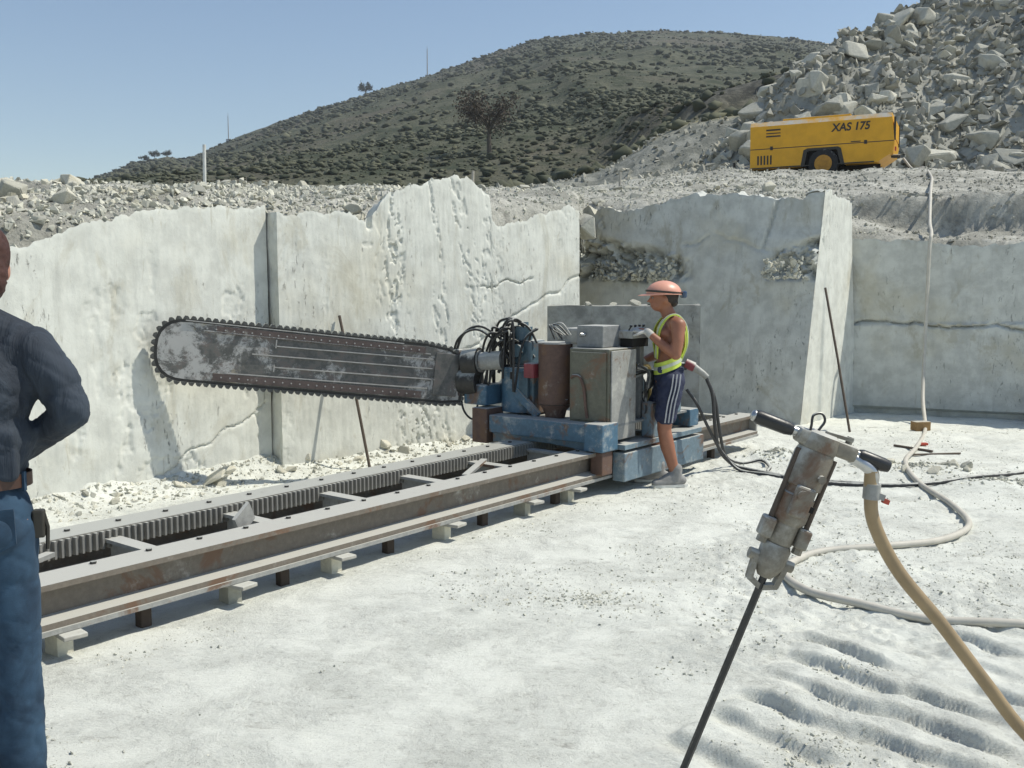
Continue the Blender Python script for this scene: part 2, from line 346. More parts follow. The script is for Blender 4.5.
# ------------------------------------------------------------------ upper bench and hillside
def base_T(x, y):
    L = np.interp(y, [0, 5, 7.5, 10, 12, 60], [1.6, 2.15, 2.43, 2.72, 2.90, 7.3])
    Rr = np.interp(y, [0, 10, 13, 15, 18, 20, 22, 24, 30, 38, 42, 60], [2.2, 2.72, 2.98, 3.12, 3.65, 4.06, 4.10, 4.3, 5.3, 6.2, 7.2, 9.4])
    k = smooth(-.5, 4, x - .12 * (y - 12)); return L * (1 - k) + Rr * k
RIDGE = np.array([(-300, 5), (-215, 24), (-185, 38), (-171.6, 44.0), (-153.3, 50.8), (-139, 54), (-131, 52.8), (-113, 60.7), (-84.7, 70.5), (-56.6, 79), (-32.6, 86), (-12.7, 92.6), (11, 100.3), (31, 102.3), (54.7, 103), (82.4, 102.3), (106, 101), (126, 98), (200, 85), (300, 60)])
def terrain(x, y):
    d = y - Yw(x); z = base_T(x, y) - .5 * np.exp(-np.clip(d, 0, 99) / .8)
    sh = smooth(4.2, 5.0, x) * (1 - smooth(1.55, 1.75, d - .02 * x)); z = z * (1 - sh) + (2.28 + .12 * np.clip(d, 0, 3) + .25 * smooth(6.2, 4.8, x) * smooth(.2, 1.2, d)) * sh
    # bank beyond the bench, higher to the right
    bk = smooth(37, 41, y + .3 * (fbm(x * .3, y * .3, 5, 3) - .5) * 8) * smooth(-2, 3, x) ; z = z + bk * (.35 + .14 * np.clip(x, 0, 22))
    # dark outcrop at the foot of the hill
    oc = smooth(53, 57, y + 4 * (fbm(x * .2, y * .2, 15, 3) - .5)) * smooth(8, 11.5, x + 2 * (fbm(y * .4, x * .4, 3, 2) - .5)); z = z + oc * (1.5 + .12 * np.clip(x - 9, 0, 14))
    yy = y + .00002 * x; f = np.clip((yy - 58) / 342, 0, 1); rz = np.interp(x * 400 / np.maximum(y, 110) , RIDGE[:, 0], RIDGE[:, 1]) 
    z = z + np.where(y > 58, 0, 0)
    zb = base_T(x, np.minimum(y, 60)); hill = zb + (rz - zb) * (f * .85 + .15 * f * f) + (fbm(x * .03, y * .03, 51, 4) - .5) * (1 + 8 * smooth(-.36, -.1, x / np.maximum(y, 1))) * np.sin(np.pi * np.clip(f, 0, 1)) + (fbm(x * .15, y * .15, 53, 3) - .5) * 1.6 * smooth(0, .1, f)
    back = np.clip(y - 400, 0, 999); hill = hill - back * .25
    k = smooth(58, 74, y); z = z * (1 - k) + (hill + oc * 2 * (1 - smooth(74, 95, y))) * k
    z = z - .45 * smooth(.6, .25, d) * (1 - k)
    n = (fbm(x * 1.6, y * 1.6, 71, 4) - .5) * .22 * smooth(0, .8, d) * (1 - smooth(45, 60, y)); return z + n
xs = spaced([(-60, -9, 1.2), (-9, 8.5, .075), (8.5, 30, .35), (30, 70, 1.5)]); ys = spaced([(1, 20, .075), (20, 46, .25), (46, 62, .5)])
X, Y = np.meshgrid(xs, ys); keep = Y > Yw(X) + .22
me, used = grid_mesh('upper_bench', X, Y, terrain(X, Y), keep)
xf = X.reshape(-1)[used]; yf = Y.reshape(-1)[used]
vattr(me, 'veg', np.clip(smooth(40.5, 42.5, yf) * smooth(-3, 1, xf) + smooth(34, 50, yf) * smooth(2, -2, xf), 0, 1) * (1 - .85 * smooth(53.5, 56, yf) * smooth(8.5, 11, xf)))
vattr(me, 'grey', np.clip(smooth(24, 36, yf), 0, 1) * np.clip(1 - .8 * smooth(41, 43, yf) + smooth(53.5, 56, yf), 0, 1))
vattr(me, 'rock', smooth(52.5, 55, yf) * smooth(8, 10.5, xf) * .9)
tag(link('upper_bench', me, 'bench_gravel'), kind='structure')
xs = spaced([(-420, -200, 8), (-200, 170, 1.6), (170, 420, 8)]); ys = spaced([(56, 110, 1.5), (110, 420, 2.6), (420, 600, 12)])
X, Y = np.meshgrid(xs, ys); me, _ = grid_mesh('hillside', X, Y, terrain(X, Y) - .25 * smooth(64, 57, Y)); tag(link('hillside', me, 'hill_soil'), kind='structure')
def tz(x, y): return float(terrain(np.array([float(x)]), np.array([float(y)]))[0])

# spoil heap behind the compressor
CR = np.array([(2, 30, 3.6), (5.4, 31, 5.0), (7.3, 31.4, 6.9), (9.2, 32, 8.6), (11, 33, 9.9), (12.2, 33.4, 10.1), (13.8, 34, 11.0), (18.3, 35, 13.6), (26, 37, 17), (45, 40, 18)])
def heap_h(x, y):
    yc = np.interp(x, CR[:, 0], CR[:, 1]); zc = np.interp(x, CR[:, 0], CR[:, 2]); d = y - yc
    r = (fbm(x * .35, y * .35, 83, 4) - .5); return zc - .80 * np.sqrt(d * d + .25) + .4 + r * 1.5 + (fbm(x * 1.5, y * 1.5, 85, 4, .6) - .5) * .7
xs = spaced([(2, 22, .16), (22, 45, .5)]); ys = spaced([(19, 46, .18)])
X, Y = np.meshgrid(xs, ys); Z = heap_h(X, Y); T = terrain(X, Y)
me, used = grid_mesh('spoil_heap', X, Y, Z, Z > T - .35); vattr(me, 'tone', .25 + .45 * fbm(X * .5, Y * .5, 5, 3).reshape(-1)[used]); tag(link('spoil_heap', me, 'heap_tone'), kind='structure')

# ------------------------------------------------------------------ sawn quarry faces
def face(name, label, a0, b0, a1, b1, zref, prof, relief, mat, thick=.7, ds=.022, dz=.022, z0=-.12, left=True, right=True, parent=None):
    """sawn face between plan points a0-b0 at the ground and a1-b1 at height zref; prof = top outline (s along, z)"""
    a0, b0, a1, b1 = (np.array(p, float) for p in (a0, b0, a1, b1)); L = np.linalg.norm(b0 - a0); t = (b0 - a0) / L; n = np.array([t[1], -t[0]])
    ns = int(L / ds); s = np.linspace(0, L, ns + 1); pr = np.array(prof); pr[:, 0] -= min(0, pr[0, 0])
    top = np.interp(s, pr[:, 0], pr[:, 1]) + (fbm(s * 6, 0 * s, 3, 4, .65) - .5) * .07 + (np.floor(vnoise(s * 9, 0 * s + 5, 9) * 4) / 4 - .5) * .035 + (vnoise(s * 33, 0 * s + 5, 19) - .5) * .025
    nz = int(pr[:, 1].max() / dz); k = np.linspace(0, 1, nz + 1)[:, None]
    S = np.broadcast_to(s, (nz + 1, ns + 1)); Zz = z0 + (top - z0) * k
    e = Zz / zref; u = S / L
    def plan(e, u): return (a0 * (1 - u[..., None]) + b0 * u[..., None]) * (1 - e[..., None]) + (a1 * (1 - u[..., None]) + b1 * u[..., None]) * e[..., None]
    D = relief(S, Zz); D = D - smooth(.03, 0, top - Zz) * .004 * (.4 + vnoise(S * 14, Zz * 14, 4))
    P = plan(e, u) + n * D[..., None]
    rows = [np.dstack([P[..., 0], P[..., 1], Zz])]
    nb = max(6, int(thick / .06))
    for j in range(1, nb + 1):
        bd = thick * j / nb; q = plan(e[-1:], u[-1:]) - n * bd; z = top + (fbm(s * 7, 0 * s + bd * 7, 23, 4, .6) - .5) * .24 * min(1, bd / .15) - .02 - .6 * bd * (thick > .6)
        if j == nb: z = z - .5
        rows.append(np.dstack([q[..., 0], q[..., 1], z[None]]))
    G = np.concatenate(rows, 0)
    for side in ((0,) if left else ()) + ((-1,) if right else ()):       # end faces
        c = G[:nz + 1, side]; cols = []
        for j in range(1, 9): 
            bd = thick * j / 8; q = c.copy(); q[:, :2] -= n * bd; q[:, :2] += (t * (-1 if side == 0 else 1))[None] * ((fbm(q[:, 2] * 4, 0 * q[:, 2] + bd * 4, 33, 3) - .5) * .06)[:, None]; cols.append(q)
        E = np.stack([c] + cols, 1); E = E if side == -1 else E[:, ::-1]
        if side == 0: SL = E
        else: SR = E
    me, _ = grid_mesh(name, G[..., 0], G[..., 1], G[..., 2])
    bm = bmesh.new(); bm.from_mesh(me)
    for E in ([SL] if left else []) + ([SR] if right else []):
        vv = [[bm.verts.new(E[i, j]) for j in range(E.shape[1])] for i in range(E.shape[0])]
        for i in range(E.shape[0] - 1):
            for j in range(E.shape[1] - 1): bm.faces.new((vv[i][j], vv[i][j + 1], vv[i + 1][j + 1], vv[i + 1][j])).smooth = True
    bmesh.ops.remove_doubles(bm, verts=bm.verts, dist=.0005)
    for ed in bm.edges: ed.smooth = len(ed.link_faces) == 2 and ed.calc_face_angle(3) < R(50)
    bm.to_mesh(me); bm.free()
    o = link(name, me, mat, parent)
    if label: tag(o, label, 'quarry wall', kind='thing')
    return o
def crack(S, Z, s0, z0, s1, z1, wd, dep, seed=0):
    wd *= .7; dep *= .8
    dx, dz = s1 - s0, z1 - z0; L = math.hypot(dx, dz); u = ((S - s0) * dx + (Z - z0) * dz) / L; v = (-(S - s0) * dz + (Z - z0) * dx) / L
    v = v + (fbm(u * 5, 0 * u, 7 + seed, 4) - .5) * .12; return -dep * np.exp(-(v / wd) ** 2) * smooth(-.03, .03, u) * smooth(L + .03, L - .03, u)
def chips(S, Z, fs, fzz, lo, hi, dep, seed):
    m = smooth(lo + .04, lo + .10, fbm(S * fs, Z * fzz, seed, 3, .55)); p = smooth(.57, .62, fbm(S * 24, Z * 12, seed + 3, 3, .6)); return -dep * .55 * m * p * (.5 + fbm(S * 40, Z * 28, seed + 5, 2))
def spot(S, Z, s, z, rs, rz, dep):
    d = np.hypot((S - s) / rs, (Z - z) / rz) + (fbm(S * 12, Z * 9, int(s * 31 + z * 17) + 3, 4, .6) - .5) * 1.6; return -dep * .20 * smooth(1, .93, d) * (.3 + 1.3 * fbm(S * 34, Z * 26, 8, 3))
def saw(S, Z, seed, amp=.004): return (fbm(S * .9, Z * .4, seed, 2) - .5) * .007 + (fbm(S * 13, Z * 1.6, seed + 1, 4) - .5) * amp * 1.5 + (vnoise(S * 55, Z * 6, seed + 2) - .5) * amp * .8
def rel_left(S, Z):
    S = S - 7.0
    return saw(S, Z, 101) + chips(S, Z, 3, .6, .56, .70, .02, 112) + spot(S, Z, .30, .55, .07, .22, .05) + spot(S, Z, .9, .9, .22, .33, .05) + spot(S, Z, .92, 1.38, .10, .14, .05) \
        + spot(S, Z, .6, 1.55, .16, .14, .03) + spot(S, Z, 1.77, 1.56, .09, .14, .05) + spot(S, Z, 1.0, 1.85, .03, .16, .03) + spot(S, Z, .50, 1.2, .05, .3, .025) + spot(S, Z, .72, .75, .05, .5, .02) \
        + crack(S, Z, .95, .12, 2.1, .66, .012, .03) + spot(S, Z, 1.05, .16, .28, .12, .05)
face('quarry_wall', 'long pale sawn stone face at left, behind the person in jeans', (-3.58 - .634 * 7, 7.31 - .773 * 7), (-2.22, 8.97), (-3.60 - .634 * 7, 7.33 - .773 * 7), (-2.23, 8.98), 2.4,
     [(0, 1.5), (3, 1.62), (6.0, 1.62), (6.4, 1.72), (6.66, 1.88), (6.8, 1.97), (7.02, 2.01), (7.25, 2.12), (7.57, 2.23), (7.82, 2.29), (8.18, 2.35), (8.56, 2.40), (9.2, 2.45)], rel_left, 'wall_stone', ds=.014, dz=.014, right=False)
def rel_right(S, Z):
    m = smooth(.9, 1.3, S) * smooth(2.75, 2.3, S)
    return saw(S, Z, 131) + chips(S, Z, 3, .5, .52, .66, .024, 142) * (.35 + m) + chips(S + .2 * Z, Z, 6, .8, .50, .66, .022, 151) * m + crack(S, Z, 2.5, 1.72, 3.3, 1.8, .012, .04) + crack(S, Z, 1.9, .9, 4.1, 1.85, .02, .03, 3) + spot(S, Z, 3.75, 2.2, .05, .06, .03) \
        + spot(S, Z, 2.75, 1.9, .05, .10, .04) + spot(S, Z, 1.0, 2.12, .07, .02, .03) - .05 * smooth(.03, 0, np.abs(S - 1.02) - .01) * smooth(2.25, 2.3, Z) + spot(S, Z, 1.9, .35, .12, .2, .03) + spot(S, Z, 2.4, .3, .4, .2, .02)
face('quarry_wall', 'tall pale sawn stone face with rounded peak behind the chain saw bar', (-2.10, 8.88), (.82, 11.75), (-2.11, 8.89), (.80, 11.77), 2.6,
     [(0, 2.39), (.23, 2.39), (.56, 2.43), (.81, 2.42), (.99, 2.33), (1.11, 2.46), (1.24, 2.61), (1.51, 2.72), (1.91, 2.83), (2.29, 2.88), (2.49, 2.78), (2.64, 2.68), (2.67, 2.41), (2.76, 2.37), (3.23, 2.48), (3.64, 2.59), (3.93, 2.66), (4.1, 2.62)], rel_right, 'wall_stone', ds=.012, dz=.013)
def rel_center(S, Z):
    S = S - .67
    rough = (fbm(S * 5, Z * 7, 171, 5, .6) - .5)
    band = smooth(1.75, 1.86, Z - .10 * (fbm(S * 3, 0 * S, 9, 3) - .5)) * smooth(2.25, 2.05, Z + .22 * S - .25) * smooth(1.55, 1.2, S)
    notch = smooth(2.50, 2.62, S + .25 * (fbm(Z * 5, S * 3, 6, 3) - .5)) * smooth(1.78, 1.84, Z) * smooth(2.26, 2.12, Z - .3 * (S - 2.7))
    return saw(S, Z, 161, .005) + spot(S, Z, .0, 2.5, .22, .5, .12) - band * (.10 + .55 * rough + .25 * (fbm(S * 14, Z * 18, 177, 3) - .5)) - notch * (.12 + .6 * rough + .25 * (fbm(S * 14, Z * 18, 177, 3) - .5)) + .05 * smooth(2.2, 2.26, Z) * smooth(1.2, .6, S) - .05 * smooth(.02, 0, np.abs(S - 2.45 - .2 * (Z - 2.4)) - .012) * smooth(2.15, 2.3, Z) \
        + crack(S, Z, 1.35, 2.28, 1.7, 2.36, .02, .03) + crack(S, Z, 1.75, 2.42, 2.5, 2.15, .03, .025, 5) - .02 * smooth(1.9, 2.5, S) * smooth(2.3, 2.5, Z) + spot(S, Z, 1.8, 1.35, .5, .4, .02)
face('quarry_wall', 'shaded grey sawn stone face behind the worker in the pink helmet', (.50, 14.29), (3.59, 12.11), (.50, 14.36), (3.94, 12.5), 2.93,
     [(-.67, 2.7), (0, 2.86), (.08, 2.74), (.21, 2.85), (.53, 2.73), (.98, 2.86), (1.42, 2.95), (1.98, 2.93), (2.52, 2.86), (2.80, 2.82), (2.95, 2.90), (3.2, 2.94)], rel_center, 'shaded_stone', thick=.45, right=False)
def rel_lit(S, Z): return saw(S, Z, 181) + chips(S, Z, 3, 1.2, .63, .69, .02, 185) + .03 * smooth(.40, .46, S + .08 * (Z - 1.5)) * smooth(2.6, .6, Z)
face('quarry_wall', 'narrow sunlit sawn stone face on the corner left of the leaning rod', (3.59, 12.11), (4.70, 13.44), (3.94, 12.5), (4.56, 13.33), 2.93,
     [(0, 2.94), (.4, 2.95), (.8, 2.88), (1.75, 2.86)], rel_lit, 'wall_stone', thick=.3, left=False, right=True)
def rel_back(S, Z):
    lower = smooth(1.22, 1.19, Z - .02 * S); return saw(S, Z, 191, .004) + .035 * lower + crack(S, Z, -.1, 1.24, 3.3, 1.14, .022, .09, 8) + spot(S, Z, 1.5, 1.75, .10, .12, .02) + spot(S, Z, 1.55, 1.2, .3, .4, .012) + spot(S, Z, .55, 1.6, .05, .06, .02) - .10 * smooth(.10, .05, Z)
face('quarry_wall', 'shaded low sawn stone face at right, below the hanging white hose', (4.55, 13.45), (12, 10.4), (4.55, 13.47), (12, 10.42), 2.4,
     [(0, 2.42), (.3, 2.36), (.9, 2.34), (1.29, 2.25), (2.1, 2.27), (3, 2.3), (5, 2.25), (8, 2.3)], rel_back, 'shaded_stone', ds=.03, left=False)
def rel_ledge(S, Z): return (fbm(S * 1.3, Z * 1.5, 201, 5, .55) - .5) * .55 + (fbm(S * 7, Z * 7, 203, 4) - .5) * .10 - .25 * smooth(2.7, 2.35, Z + .08 * np.sin(S * 2.1)) 
ld = face('rock_ledge', None, (4.75, 15.0), (12.5, 14.2), (4.75, 15.15), (12.5, 14.35), 3.1, [(0, 3.04), (.5, 3.08), (1.5, 3.13), (2.6, 3.10), (3.2, 3.16), (5, 3.1), (8.5, 3.2)], rel_ledge, 'ledge_stone', thick=1.1, ds=.035, dz=.03, z0=2.2)
tag(ld, 'weathered grey rock ledge under the yellow compressor, behind the white hose', 'rock ledge')

# ------------------------------------------------------------------ rocks
def rock_bm(seed, n=16, flat=1.):
    r = random.Random(seed); bm = bmesh.new(); ax = (1, r.uniform(.55, .95), r.uniform(.35, .8) * flat)
    for _ in range(n):
        p = Vector((r.uniform(-1, 1), r.uniform(-1, 1), r.uniform(-1, 1))); m = max(abs(p.x), abs(p.y), abs(p.z)); p = p / m * r.uniform(.75, 1)
        if p.length > 1.35: p *= 1.35 / p.length
        bm.verts.new((p.x * ax[0], p.y * ax[1], p.z * ax[2]))
    res = bmesh.ops.convex_hull(bm, input=bm.verts); bmesh.ops.delete(bm, geom=[g for g in res['geom_interior'] if isinstance(g, bmesh.types.BMVert)], context='VERTS')
    return bm
ROCKS = []; ROCKV = []
for k in range(16):
    bm = rock_bm(100 + k, 9); bmesh.ops.triangulate(bm, faces=bm.faces); bm.verts.index_update()
    ROCKV.append((np.array([v.co[:] for v in bm.verts]), np.array([[v.index for v in f.verts] for f in bm.faces]))); bm.free()
    bm = rock_bm(100 + k, 14); bmesh.ops.bevel(bm, geom=list(bm.edges), offset=.05, segments=1, affect='EDGES')
    me = bpy.data.meshes.new('boulder'); bm.to_mesh(me); bm.free(); ROCKS.append(me)
def rubble(name, label, cat, pts, sizes, mat, sink=.25, tone=(0, 1)):
    V = []; Fc = []; Tn = []; b = 0; pts = np.asarray(pts, float); sizes = np.asarray(sizes, float); which = rng.integers(len(ROCKV), size=len(pts))
    for k in range(len(ROCKV)):
        v, f = ROCKV[k]; p, s = pts[which == k], sizes[which == k]; n = len(p); q = rng.normal(size=(n, 4)); q /= np.linalg.norm(q, axis=1)[:, None]; a_, b_, c_, d_ = q.T
        Rm = np.stack([np.stack([1 - 2 * (c_ * c_ + d_ * d_), 2 * (b_ * c_ - a_ * d_), 2 * (b_ * d_ + a_ * c_)], -1), np.stack([2 * (b_ * c_ + a_ * d_), 1 - 2 * (b_ * b_ + d_ * d_), 2 * (c_ * d_ - a_ * b_)], -1), np.stack([2 * (b_ * d_ - a_ * c_), 2 * (c_ * d_ + a_ * b_), 1 - 2 * (b_ * b_ + c_ * c_)], -1)], 1)
        w_ = np.einsum('nij,mj->nmi', Rm, v) * s[:, None, None] + p[:, None]; w_[..., 2] += (s * (.5 - sink))[:, None]
        V.append(w_.reshape(-1, 3)); Fc.append((f[None] + b + (np.arange(n) * len(v))[:, None, None]).reshape(-1, 3)); b += n * len(v); Tn.append(np.repeat(rng.uniform(tone[0], tone[1], n), len(v)))
    V = np.concatenate(V); Fc = np.concatenate(Fc); me = bpy.data.meshes.new(name); me.from_pydata(V.tolist(), [], Fc.tolist()); me.update(); vattr(me, 'tone', np.concatenate(Tn))
    return tag(link(name, me, mat), label, cat, kind='stuff')
MATCOPY = {}
def single(name, label, cat, group, x, y, z, s, mat, sink=.3, idx=None, flat=None):
    i = rng.integers(16) if idx is None else idx; key = (i, mat)
    if key not in MATCOPY: me = ROCKS[i].copy(); me.materials.append(M[mat]); MATCOPY[key] = me
    o = bpy.data.objects.new(name, MATCOPY[key]); C.objects.link(o); o.location = (x, y, z + s * (.45 - sink))
    o.scale = (s, s, s * (flat or 1)); o.rotation_euler = (rng.normal(0, .45), rng.normal(0, .45), rng.uniform(0, 6.28)); return tag(o, label, cat, group)
# spoil heap rocks
def heap_z(x, y): return float(max(heap_h(np.array([x]), np.array([y]))[0], tz(x, y)))
pts = []; sz = []
x = rng.uniform(5.2, 22, 24000); yc = np.interp(x, CR[:, 0], CR[:, 1]); y = 21.5 + (yc + 1.2 - 21.5) * rng.random(len(x))
h = heap_h(x, y); t0 = terrain(x, y); ok = ~((y < 23.6) & (np.abs(x - 7) < 3.0)) & ((h > t0 - .3) | (rng.random(len(x)) < .35)) & (x / y < .62)
pts = np.stack([x, y, np.maximum(h, t0)], -1)[ok]; sz = .024 + .22 * rng.random(len(pts)) ** 4
rubble('spoil_rubble', 'loose grey rubble covering the tall spoil heap behind the compressor', 'rubble', pts, sz, 'heap_tone')
n = 0
while n < 135:
    x = rng.uniform(4.6, 20); yc = np.interp(x, CR[:, 0], CR[:, 1]); y = rng.uniform(23.6, yc + .5)
    if 512 + 980 * x / y > 1050: continue
    h = float(heap_h(np.array([x]), np.array([y]))[0])
    if h < tz(x, y) - .2: continue
    s = .20 + .42 * rng.random() ** 2.0; n += 1; pxx = 512 + 980 * x / y
    zone = 'left flank of the spoil heap' if pxx < 800 else ('upper' if h > 9 else 'middle' if h > 6.5 else 'lower') + (' right side of the spoil heap' if pxx > 930 else ' slope of the spoil heap above the compressor')
    single('boulder', ('large' if s > .27 else 'smaller') + ' angular grey boulder lying on the ' + zone, 'boulder', 'boulders on the spoil heap', x, y, h, s, 'heap_single', .2)
for px, Y, z, s, i, lb in ((862, 27.0, None, .95, 3, 'largest slab-sided boulder on the heap, just behind the compressor roof'), (846, 31.5, None, .55, 5, 'boulder poking up on the skyline edge of the spoil heap'),
        (890, 33.2, None, .6, 7, 'dark boulder on the skyline of the heap, uphill of the others'), (757, 29.6, None, .62, 9, 'pale boulder at the heap edge left above the compressor'), (735, 30.2, None, .45, 2, 'low pale boulder at the left toe of the spoil heap')):
    x = (px - 512) / 980 * Y; single('boulder', lb, 'boulder', 'boulders on the spoil heap', x, Y, heap_z(x, Y), s, 'heap_single', .15, i)
# rubble along the top of the left and centre faces
pts = []; sz = []
x = rng.uniform(-8, 5.2, 18000); y = Yw(x) + .2 + rng.random(len(x)) ** 1.5 * 7; x2 = rng.uniform(-7.5, -1.5, 9000); x = np.r_[x, x2]; y = np.r_[y, Yw(x2) + .3 + rng.random(9000) * 3.2]; ok = (y > 3) & (y < 20); x, y = x[ok], y[ok]
pts = np.stack([x, y, terrain(x, y)], -1); sz = .007 + .045 * rng.random(len(x)) ** 3.5 * np.where(x < -1, .95, .6)
rubble('bench_rubble', 'loose white rubble strewn along the bench above the sawn faces', 'rubble', pts, sz, 'rubble_tone', .2, (.25, 1))
pts = []; sz = []
x = rng.uniform(2.5, 11, 9000); y = Yw(x) + rng.uniform(.2, 9, len(x)); sz = .006 + .04 * rng.random(len(x)) ** 5; x2 = rng.uniform(-1, 9, 3000); y2 = rng.uniform(24, 44, 3000); x = np.r_[x, x2]; y = np.r_[y, y2]; sz = np.r_[sz, .02 + .16 * rng.random(3000) ** 4]; pts = np.stack([x, y, terrain(x, y)], -1)
rubble('bench_gravel', 'loose grey gravel on the bench in front of the compressor', 'gravel', pts, sz, 'heap_tone', .25, (.1, 1.3))
n = 0
while n < 85:
    x = rng.uniform(-7.5, 4); d = .35 + rng.random() * 4.5; y = float(Yw(x)) + d
    if y < 6.5: continue
    s = .05 + .085 * rng.random() ** 1.6; n += 1
    where = 'at the far left above the pale face' if x < -4 else 'above the long left sawn face' if x < -2 else 'above the peaked sawn face' if x < .6 else 'above the shaded sawn face'
    single('stone', ('large' if s > .1 else 'mid-sized' if s > .07 else 'small') + ' angular white stone in the rubble ' + where, 'stone', 'stones above the sawn faces', x, y, tz(x, y), s, 'rubble_single', .15)
single('boulder', 'sharp upright white stone above the left wall, near the skyline', 'stone', 'stones above the sawn faces', -4.55, 10.2, tz(-4.55, 10.2) - .02, .13, 'rubble_single', .0, 4)
single('boulder', 'large tilted grey stone at far left on the rubble bank', 'stone', 'stones above the sawn faces', -4.3, 8.55, tz(-4.3, 8.55), .13, 'rubble_single', .1, 6)
single('boulder', 'rough rounded brown-grey boulder in the corner between the pale and shaded faces', 'boulder', None, .93, 12.5, 2.42, .24, 'heap_single', .3, 8)
# talus at the wall foot
pts = []; sz = []
def add(x, y, q): pts.append(np.stack([x, y, floor_h(x, y)], -1)); sz.append(q)
x = rng.uniform(-4.2, .4, 3000); y = Yw(x) - .03 - rng.random(len(x)) ** 1.9 * .75; add(x, y, .005 + .026 * rng.random(len(x)) ** 3)
for cx, cy, r, k in ((2.62, 9.65, .4, 350), (3.75, 8.95, .7, 500), (4.2, 8.3, .7, 350), (.42, 5.18, .5, 420)):
    a = rng.uniform(0, 6.28, k); q = r * np.abs(rng.normal(0, .6, k)); add(cx + q * np.cos(a), cy + q * np.sin(a) * .6, .004 + .022 * rng.random(k) ** 2.2 * (.4 if cy < 6 else 1))
y = 2.8 + 9.2 * rng.random(60000) ** 1.7; x = rng.uniform(-.55, .62, 60000) * y; pm = fbm(x * .9, y * 1.3, 19, 4, .6) + .25 * (fbm(x * 4, y * 4, 29, 3) - .5); rb = -((x - RO[0]) * RW[0] + (y - RO[1]) * RW[1])
ok = (rng.random(60000) < smooth(.46, .66, pm)) & (rb > .05); x, y = x[ok], y[ok]; add(x, y, .0012 + .0038 * rng.random(len(x)) + .010 * rng.random(len(x)) ** 6)
pts = np.concatenate(pts); sz = np.concatenate(sz)
rubble('stone_chips', 'small broken stone chips scattered over the quarry floor', 'stone chips', pts, sz, 'rubble_tone', .42, (.25, .95))
for _ in range(26):
    x = rng.uniform(-3.4, .2); y = float(Yw(x)) - .08 - rng.random() * .45
    single('stone', 'pale broken stone lying at the foot of the left sawn faces', 'stone', 'stones at the wall foot', x, y, fz(x, y), .025 + .05 * rng.random(), 'rubble_single', .2)
single('stone', 'broad flat white stone at the wall foot below the bar tip', 'stone', 'stones at the wall foot', -2.55, 8.25, fz(-2.55, 8.25), .15, 'rubble_single', .1, 11, .35)
for _ in range(12):
    x = rng.uniform(3.3, 4.3); y = rng.uniform(8.7, 9.3); single('stone', 'grey broken stone in the low pile beside the white hose', 'stone', 'stones in the low pile', x, y, fz(x, y), .03 + .06 * rng.random(), 'rubble_single', .2)

cdir = np.array((3.59 - .5, 12.11 - 14.29)); cdir /= np.linalg.norm(cdir); cn = np.array((cdir[1], -cdir[0])); P_ = []; Q_ = []
for sa, sb, zz, k in ((.75, 2.0, 1.83, 420), (3.2, 3.72, 1.84, 160)):
    q = rng.uniform(sa, sb, k); dd = rng.uniform(.0, .16, k); up = rng.random(k) ** 1.6 * .26; xy = np.array((.5, 14.29)) + q[:, None] * cdir - dd[:, None] * cn; P_.append(np.column_stack([xy, zz - .02 + up])); Q_.append(.010 + .045 * rng.random(k) ** 2.5)
rubble('ledge_rubble', 'broken stones lying in the rough recesses of the shaded face', 'rubble', np.concatenate(P_), np.concatenate(Q_), 'rubble_tone', .3, (.2, 1))

# ------------------------------------------------------------------ rack-and-beam track
TR = empty('saw_track', (*RO, 0), R(52)); tag(TR, 'long steel beam track with toothed rack that the chain saw rides on', 'track')
S0, S1 = -2.6, 7.77
def ibeam(wa, wb, z0, z1, tf=.028, tw=.02):
    wm = (wa + wb) / 2; return [(wa, z0), (wb, z0), (wb, z0 + tf), (wm + tw, z0 + tf * 1.6), (wm + tw, z1 - tf * 1.6), (wb, z1 - tf), (wb, z1), (wa, z1), (wa, z1 - tf), (wm - tw, z1 - tf * 1.6), (wm - tw, z0 + tf * 1.6), (wa, z0 + tf)]
MB().extrude(ibeam(0, .22, .15, .36), lambda x, y, k: ((S0, S1)[k], x, y)).build('front_beam', 'beam_steel', TR)
MB().box(S0, S1, -.012, .10, .125, .149).build('base_flange', 'pale_steel', TR)
MB().extrude(ibeam(.72, .92, .15, .36), lambda x, y, k: ((S0, S1)[k], x, y)).build('rear_beam', 'beam_steel', TR)
rk = MB().box(S0, S1, .675, .90, .362, .385).box(S0, S1, .675, .719, .285, .3615).build('rack_bar', 'rack_steel', TR)
tooth = MB().extrude([(-.011, .676), (.011, .676), (.006, .652), (-.006, .652)], lambda x, y, k: (x, y, (.283, .378)[k])).mesh('rack_tooth'); tooth.materials.append(M['rack_steel'])
for i in range(272):
    o = bpy.data.objects.new('rack_tooth', tooth); C.objects.link(o); o.parent = rk; o.location = (-2.58 + .038 * i, 0, 0)
bh = MB().tube([(0, 0, 0), (0, 0, .012)], .016, 6).mesh('bolt'); bh.materials.append(M['dark_steel'])
for i in range(34):
    for wv, z in ((.80, .385), (.17, .36)):
        o = bpy.data.objects.new('bolt', bh); C.objects.link(o); o.parent = rk if wv > .5 else TR; o.location = (-2.4 + .3 * i + (.1 if wv < .5 else 0), wv, z)
for i in range(14):
    s = -2.3 + .76 * i
    MB().box(s, s + .09, .215, .672, .315, .335).box(s + .035, s + .055, .215, .672, .19, .315).build('cross_tie', 'pale_steel', TR)
MB().obox((.02, .43, .325), (.40, .20, 0), (-.012, .024, 0), (0, 0, .012)).build('brace', 'pale_steel', TR)
MB().obox((3.6, .43, .34), (.30, .16, 0), (-.012, .024, 0), (0, 0, .010)).build('brace', 'pale_steel', TR)
MB().obox((1.42, .35, .365), (.06, .012, .04), (0, .015, 0), (-.02, 0, .05)).build('gusset', 'pale_steel', TR)
